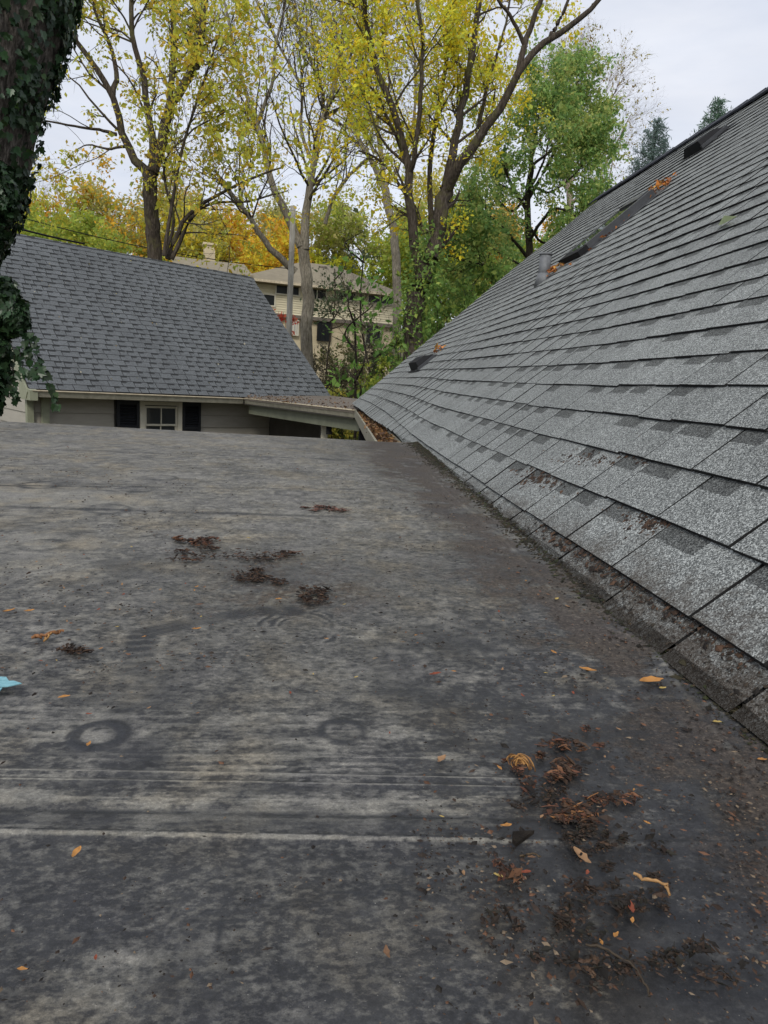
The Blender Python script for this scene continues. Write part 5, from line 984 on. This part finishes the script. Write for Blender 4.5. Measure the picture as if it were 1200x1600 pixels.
strip([(50, 1000, 0), (75, 997, .003), (100, 992, .003)], .0030, (.26, .12, .05), 'reddish bark strip at left above the turquoise mark', 'bark_strip', 'bark'); strip([(68, 1004, 0), (80, 996, .004), (96, 989, .002)], .002, (.40, .22, .08), 'short orange twig crossing the bark strip at left')
strip([(812, 1340, 0), (830, 1338, .001), (845, 1340, 0)], .001, (.10, .07, .04), 'short straight twig near the dark leaf scraps')
mb = MB(); tq = [F(800, 1308), F(834, 1306), F(806, 1327), F(800, 1320)]; mb.prism([Vector(p_) + Vector((0, 0, .002)) for p_ in (tq[0], tq[3], tq[2], tq[1])], (0, 0, .004)); tag(obj('bark_chip', mb.mesh(), M['bark_dark']), 'dark triangular bark chip at the end of the pale seam line', 'bark')
def crumbs(name, pts, size, cols, seed, up=(0, 0, 1), flat_=.55, kind='stuff', parent=None):
    """irregular eight-sided crumbs"""
    r = np.random.default_rng(seed); n_ = len(pts); up = np.asarray(up, float); t = norm(np.cross(up, [.3, 1, .1])); q = np.cross(up, t); a = r.random(n_) * 6.283
    X = t * np.cos(a)[:, None] + q * np.sin(a)[:, None]; Y_ = np.cross(up, X); s_ = (size * np.exp(r.normal(0, .3, n_)))[:, None] * .5; j = lambda: r.uniform(.5, 1.25, (n_, 1))
    el = r.uniform(1, 2.2, (n_, 1)); c = np.asarray(pts); V = np.stack([c + X * s_ * el * j(), c + Y_ * s_ * j(), c - X * s_ * el * j(), c - Y_ * s_ * j(), c + up * s_ * flat_ * j() * 1.2 + X * s_ * r.uniform(-.4, .4, (n_, 1)), c - up * s_ * .3], 1).reshape(-1, 3)
    b_ = np.arange(n_)[:, None] * 6; Fc = np.concatenate([b_ + np.array([f]) for f in ((0, 1, 4), (1, 2, 4), (2, 3, 4), (3, 0, 4), (1, 0, 5), (2, 1, 5), (3, 2, 5), (0, 3, 5))])
    cc = np.array(cols)[r.integers(0, len(cols), n_)] * r.uniform(.6, 1.25, (n_, 1)); return obj(name, npmesh(name, V, Fc, col=np.repeat(cc, 6, 0)), M['dryleaf'], parent, kind)
def clump(px, py, spx, n_, cols, lab, seed, size=.010, fib=0, flatn=.2, thick=.0022, sy=.6):
    rgc = np.random.default_rng(seed); k = 11; sub = [(rgc.normal(0, spx * .95), rgc.normal(0, spx * sy * .95), rgc.uniform(.10, .42) * spx) for _ in range(k)]; pts = []
    for i in range(n_ * 2):
        sx_, sy_, sd = sub[rgc.integers(0, k)]; pts.append(F(px + sx_ + rgc.normal(0, sd), py + sy_ + rgc.normal(0, sd * sy)) + [0, 0, abs(rgc.normal(0, thick))])
    pts = np.array(pts); m_ = len(pts) // 3
    o = bits('leaf_clump', pts[:m_], size * 1.25, cols, seed=seed, flatn=flatn * .8, curl=.22, fold=.12, asp=(.15, .55)); tag(o, lab, 'debris')
    crumbs('crumbs', pts[m_:], size * .5, DK + cols[:1], seed + 50, parent=o)
    C = []
    for _ in range(n_ // 4):
        c = pts[rgc.integers(0, len(pts))] + [0, 0, .001]; a = rgc.random() * 6.28; ln = size * rgc.uniform(.8, 2.4); t = np.linspace(-.5, .5, 5)[:, None]; d_ = np.array([math.cos(a), math.sin(a), 0]); s_ = np.array([-d_[1], d_[0], 0]); C.append(c + d_ * t * ln + s_ * ln * rgc.normal(0, .35) * t * t + np.array([0, 0, 1]) * rgc.uniform(0, .08) * ln * t * t)
    V, Fq = tubes(np.array(C), np.full((len(C), 5), .0006) * (size / .01), 3); obj('shreds', npmesh('shreds', V, Fq, col=np.repeat(np.array(cols)[rgc.integers(0, len(cols), len(C))] * 1.1, 15, 0)), M['dryleaf'], o, 'stuff')
    if fib:
        C = []
        for _ in range(fib):
            c = F(px, py); r0 = rgc.uniform(.003, .014); a0 = rgc.uniform(-.8, 1.2); t = np.linspace(0, rgc.uniform(1, 2.6), 7); C.append(c + np.stack([r0 * np.cos(a0 + t), r0 * 1.1 * np.sin(a0 + t), .002 + .008 * rgc.random() * np.sin(t)], 1) + rgc.normal(0, .002, 3) * [1, 1, .2])
        V, Fq = tubes(np.array(C), np.full((fib, 7), .0007), 4); obj('fibres', npmesh('fibres', V, Fq, col=np.repeat(np.array([(.42, .22, .07), (.30, .15, .05), (.16, .08, .03)])[rgc.integers(0, 3, fib)], 28, 0)), M['dryleaf'], o, 'stuff')
    return o
DK = [(.035, .022, .016), (.06, .035, .022), (.085, .05, .03), (.02, .015, .012)]; RB = [(.14, .06, .035), (.09, .04, .027), (.21, .10, .05), (.05, .026, .018), (.035, .02, .015)]
clump(812, 1200, 9, 40, RB, 'curled orange fibrous clump in the right foreground', 1, .006, fib=46); clump(880, 1205, 22, 190, RB + DK, 'wet red-brown leaf clump right of the curled fibrous one', 2, .008); clump(885, 1165, 16, 110, RB + DK, 'small rotted leaf clump highest of the right foreground debris', 3, .007)
clump(905, 1272, 34, 230, RB + DK + [(.42, .20, .08)], 'largest red-brown leaf clump right of the seam line end', 4, .008, sy=.38); clump(932, 1308, 26, 190, [(.018, .015, .012), (.03, .022, .016), (.022, .020, .014), (.045, .028, .018)], 'black crumbly clump under the largest leaf clump', 5, .006); clump(795, 1362, 12, 60, RB + DK, 'small reddish clump left of the tan bark flake', 6, .008)
clump(318, 847, 24, 120, RB, 'flat patch of reddish bark shreds in the middle left of the roof', 7, .013, flatn=.15, sy=.16, thick=.002); clump(510, 796, 20, 80, [(.16, .08, .06), (.10, .05, .04)], 'faint pinkish-red bark shreds at mid roof', 8, .014, flatn=.1, sy=.10, thick=.001)
clump(492, 930, 24, 130, DK, 'dark damp crumbs above the curved smear', 9, .010, flatn=.2, sy=.22, thick=.002); clump(408, 904, 30, 170, DK, 'blackish damp debris patch left of centre', 10, .010, flatn=.2, sy=.22, thick=.002); clump(400, 866, 62, 210, DK + RB[:1], 'long dark debris streak across mid roof', 11, .010, flatn=.15, sy=.10, thick=.002); clump(115, 1016, 12, 70, DK, 'dark crumbly clump under the bark strip at left', 12, .008, sy=.3)
clump(850, 1245, 26, 90, [(.018, .015, .012), (.03, .022, .016), (.022, .020, .014), (.045, .028, .018)], 'thin scatter of black crumbs between the two big leaf clumps', 16, .006)
clump(975, 1392, 34, 130, [(.018, .015, .012), (.03, .022, .016), (.022, .020, .014), (.045, .028, .018)], 'scattered black crumbs beside the curled twig', 13, .006); clump(870, 1440, 40, 120, [(.018, .015, .012), (.03, .022, .016), (.022, .020, .014), (.045, .028, .018)], 'loose dark crumbs below the tan bark flake', 14, .006); clump(1010, 1500, 62, 190, [(.018, .015, .012), (.03, .022, .016), (.022, .020, .014), (.045, .028, .018)], 'sparse black crumbs near the bottom right corner', 15, .006); clump(905, 1390, 10, 40, DK, 'small black crumb heap under the tan bark flake', 17, .005)
# crumbs and silt grit everywhere, thicker along the slope: uncountable
rg = np.random.default_rng(500); n_ = 34000; px = rg.uniform(-20, 1200, n_); py = 660 + 960 * rg.random(n_) ** 1.0; pts = np.array([F(a_, b_) for a_, b_ in zip(px, py)])
edge_ = .60 - pts[:, 0]; pr = .10 + .75 * np.exp(-(edge_ / .14) ** 2) + .30 * np.exp(-(((px - 900) / 150) ** 2 + ((py - 1300) / 180) ** 2)) + .5 * (vnoise(pts[:, 0], pts[:, 1], 5, 501, 4) > .60); pr[(px < 650) & (py > 1050)] *= .10
kp = (rg.random(n_) < pr) & (pts[:, 0] < .60) & (pts[:, 1] < 4.15); pts = pts[kp]; dist = np.linalg.norm(pts, axis=1)
cr_cols = [(.020, .016, .013), (.035, .026, .02), (.06, .04, .03), (.03, .02, .015), (.02, .016, .012), (.05, .03, .02), (.20, .15, .10), (.14, .07, .04)]
o = crumbs('debris_crumbs', pts + [0, 0, .0006], np.minimum(.0014 * np.exp(rg.normal(0, .5, len(pts))) * (.6 + .9 * dist), .0045), cr_cols, 502); tag(o, 'fine dark crumbs and grit strewn over the flat rubber roof', 'debris')
n_ = 9000; yy_ = .35 + 3.75 * rg.random(n_) ** 1.5; xf = (ZF0 + ZFS * yy_ + .35) / math.tan(PIT) + .636; xx_ = xf + .006 - abs(rg.normal(0, .012 + .006 * yy_)); pts = np.stack([xx_, yy_, ZF0 + ZFS * yy_ + .012 * sstep(.50, .66, xx_) ** 2 + .001 + abs(rg.normal(0, .003, n_)) * (xx_ > xf - .012)], 1)
o = crumbs('soil_line', pts, np.minimum(.0022 * np.exp(rg.normal(0, .5, n_)) * (.7 + .7 * yy_), .009), [(.022, .018, .012), (.035, .03, .014), (.02, .02, .01), (.05, .035, .02), (.03, .035, .012)], 511); tag(o, 'dark mossy soil packed along the foot of the grey slope', 'soil')
pts = []
for _ in range(5200):
    Yq = .3 + 3.6 * rg.random() ** 1.4; kq = koff(Yq, 0) - .48 + abs(rg.normal(0, .42)) * (1.2 - .15 * Yq); q_ = RP(Yq, kq, .0155)
    if q_[2] > ZF0 + ZFS * Yq + .004 and vnoise(np.array([Yq]), np.array([kq * .14]), 9, 512, 3)[0] > .44: pts.append(q_)
pts = np.array(pts); o = crumbs('debris_crumbs', pts, .0024 * np.exp(rg.normal(0, .45, len(pts))), [(.03, .024, .016), (.045, .033, .022), (.02, .016, .012)], 513, up=N_R, flat_=.3); tag(o, 'dark silt crumbs coating the lowest strip of grey shingles', 'debris')
# soil crumbs caught on the lower shingles
pts = []
for (px_, py_, sx_, sy_, m_) in ((975, 690, 22, 6, 90), (1050, 715, 30, 9, 90), (905, 722, 28, 8, 70), (840, 748, 30, 9, 110), (1085, 815, 30, 14, 120), (1010, 815, 25, 10, 70), (985, 870, 60, 22, 260), (900, 850, 50, 20, 240), (1100, 1000, 60, 40, 260), (960, 940, 50, 35, 240), (1180, 750, 25, 10, 40)):
    for _ in range(int(m_ * 2.6)):
        a_, b_ = px_ + rg.normal(0, sx_), py_ + rg.normal(0, sy_); d = W(a_, b_); s = (N_R @ (O_R + N_R * .014)) / (N_R @ d); q_ = d * s
        if s > 0 and q_[0] > .61 and q_[1] < 8: pts.append(q_)
pts = np.array(pts); o = crumbs('debris_crumbs', pts, np.minimum(.0034 * np.exp(rg.normal(0, .5, len(pts))) * (.5 + .6 * np.linalg.norm(pts, axis=1)), .010), DK + [(.09, .05, .03)], 505, up=N_R, flat_=.4); tag(o, 'dark rotted crumbs caught on the lowest grey shingles', 'debris')
# pale leaf on the slope, turquoise paint dab
def roofpt(px, py, h=.014): d = W(px, py); s = (N_R @ (O_R + N_R * h)) / (N_R @ d); return d * s
a_, b_ = roofpt(1122, 352, .02), roofpt(1152, 338, .05); d = b_ - a_; s = norm(np.cross(N_R, d)) * np.linalg.norm(d) * .07; V = [a_, a_ + d * .4 + s, b_, a_ + d * .4 - s, a_ + d * .5 + N_R * .03]
o = obj('fallen_leaf', npmesh('fallen_leaf', np.array(V), np.array([(0, 1, 4), (1, 2, 4), (2, 3, 4), (3, 0, 4)]), col=np.tile((.50, .58, .32), (5, 1))), M['dryleaf']); tag(o, 'pale green leaf caught high on the grey shingle slope', 'leaf')
M['turq'] = simple('turquoise_paint', (.24, .48, .54), (.16, .36, .42), 150, .7, bmp=.3); mb = MB()
for poly in (((-30, 1062), (10, 1064), (14, 1070), (-30, 1069)), ((-30, 1071), (22, 1070), (34, 1074), (12, 1079), (-30, 1080)), ((-26, 1083), (4, 1081), (0, 1086), (-20, 1088))): mb.prism([Vector(F(*p_)) + Vector((0, 0, .0045)) for p_ in poly][::-1], (0, 0, .0012))
tag(obj('paint_mark', mb.mesh(), M['turq']), 'turquoise paint mark on the flat roof at the left edge', 'paint mark')
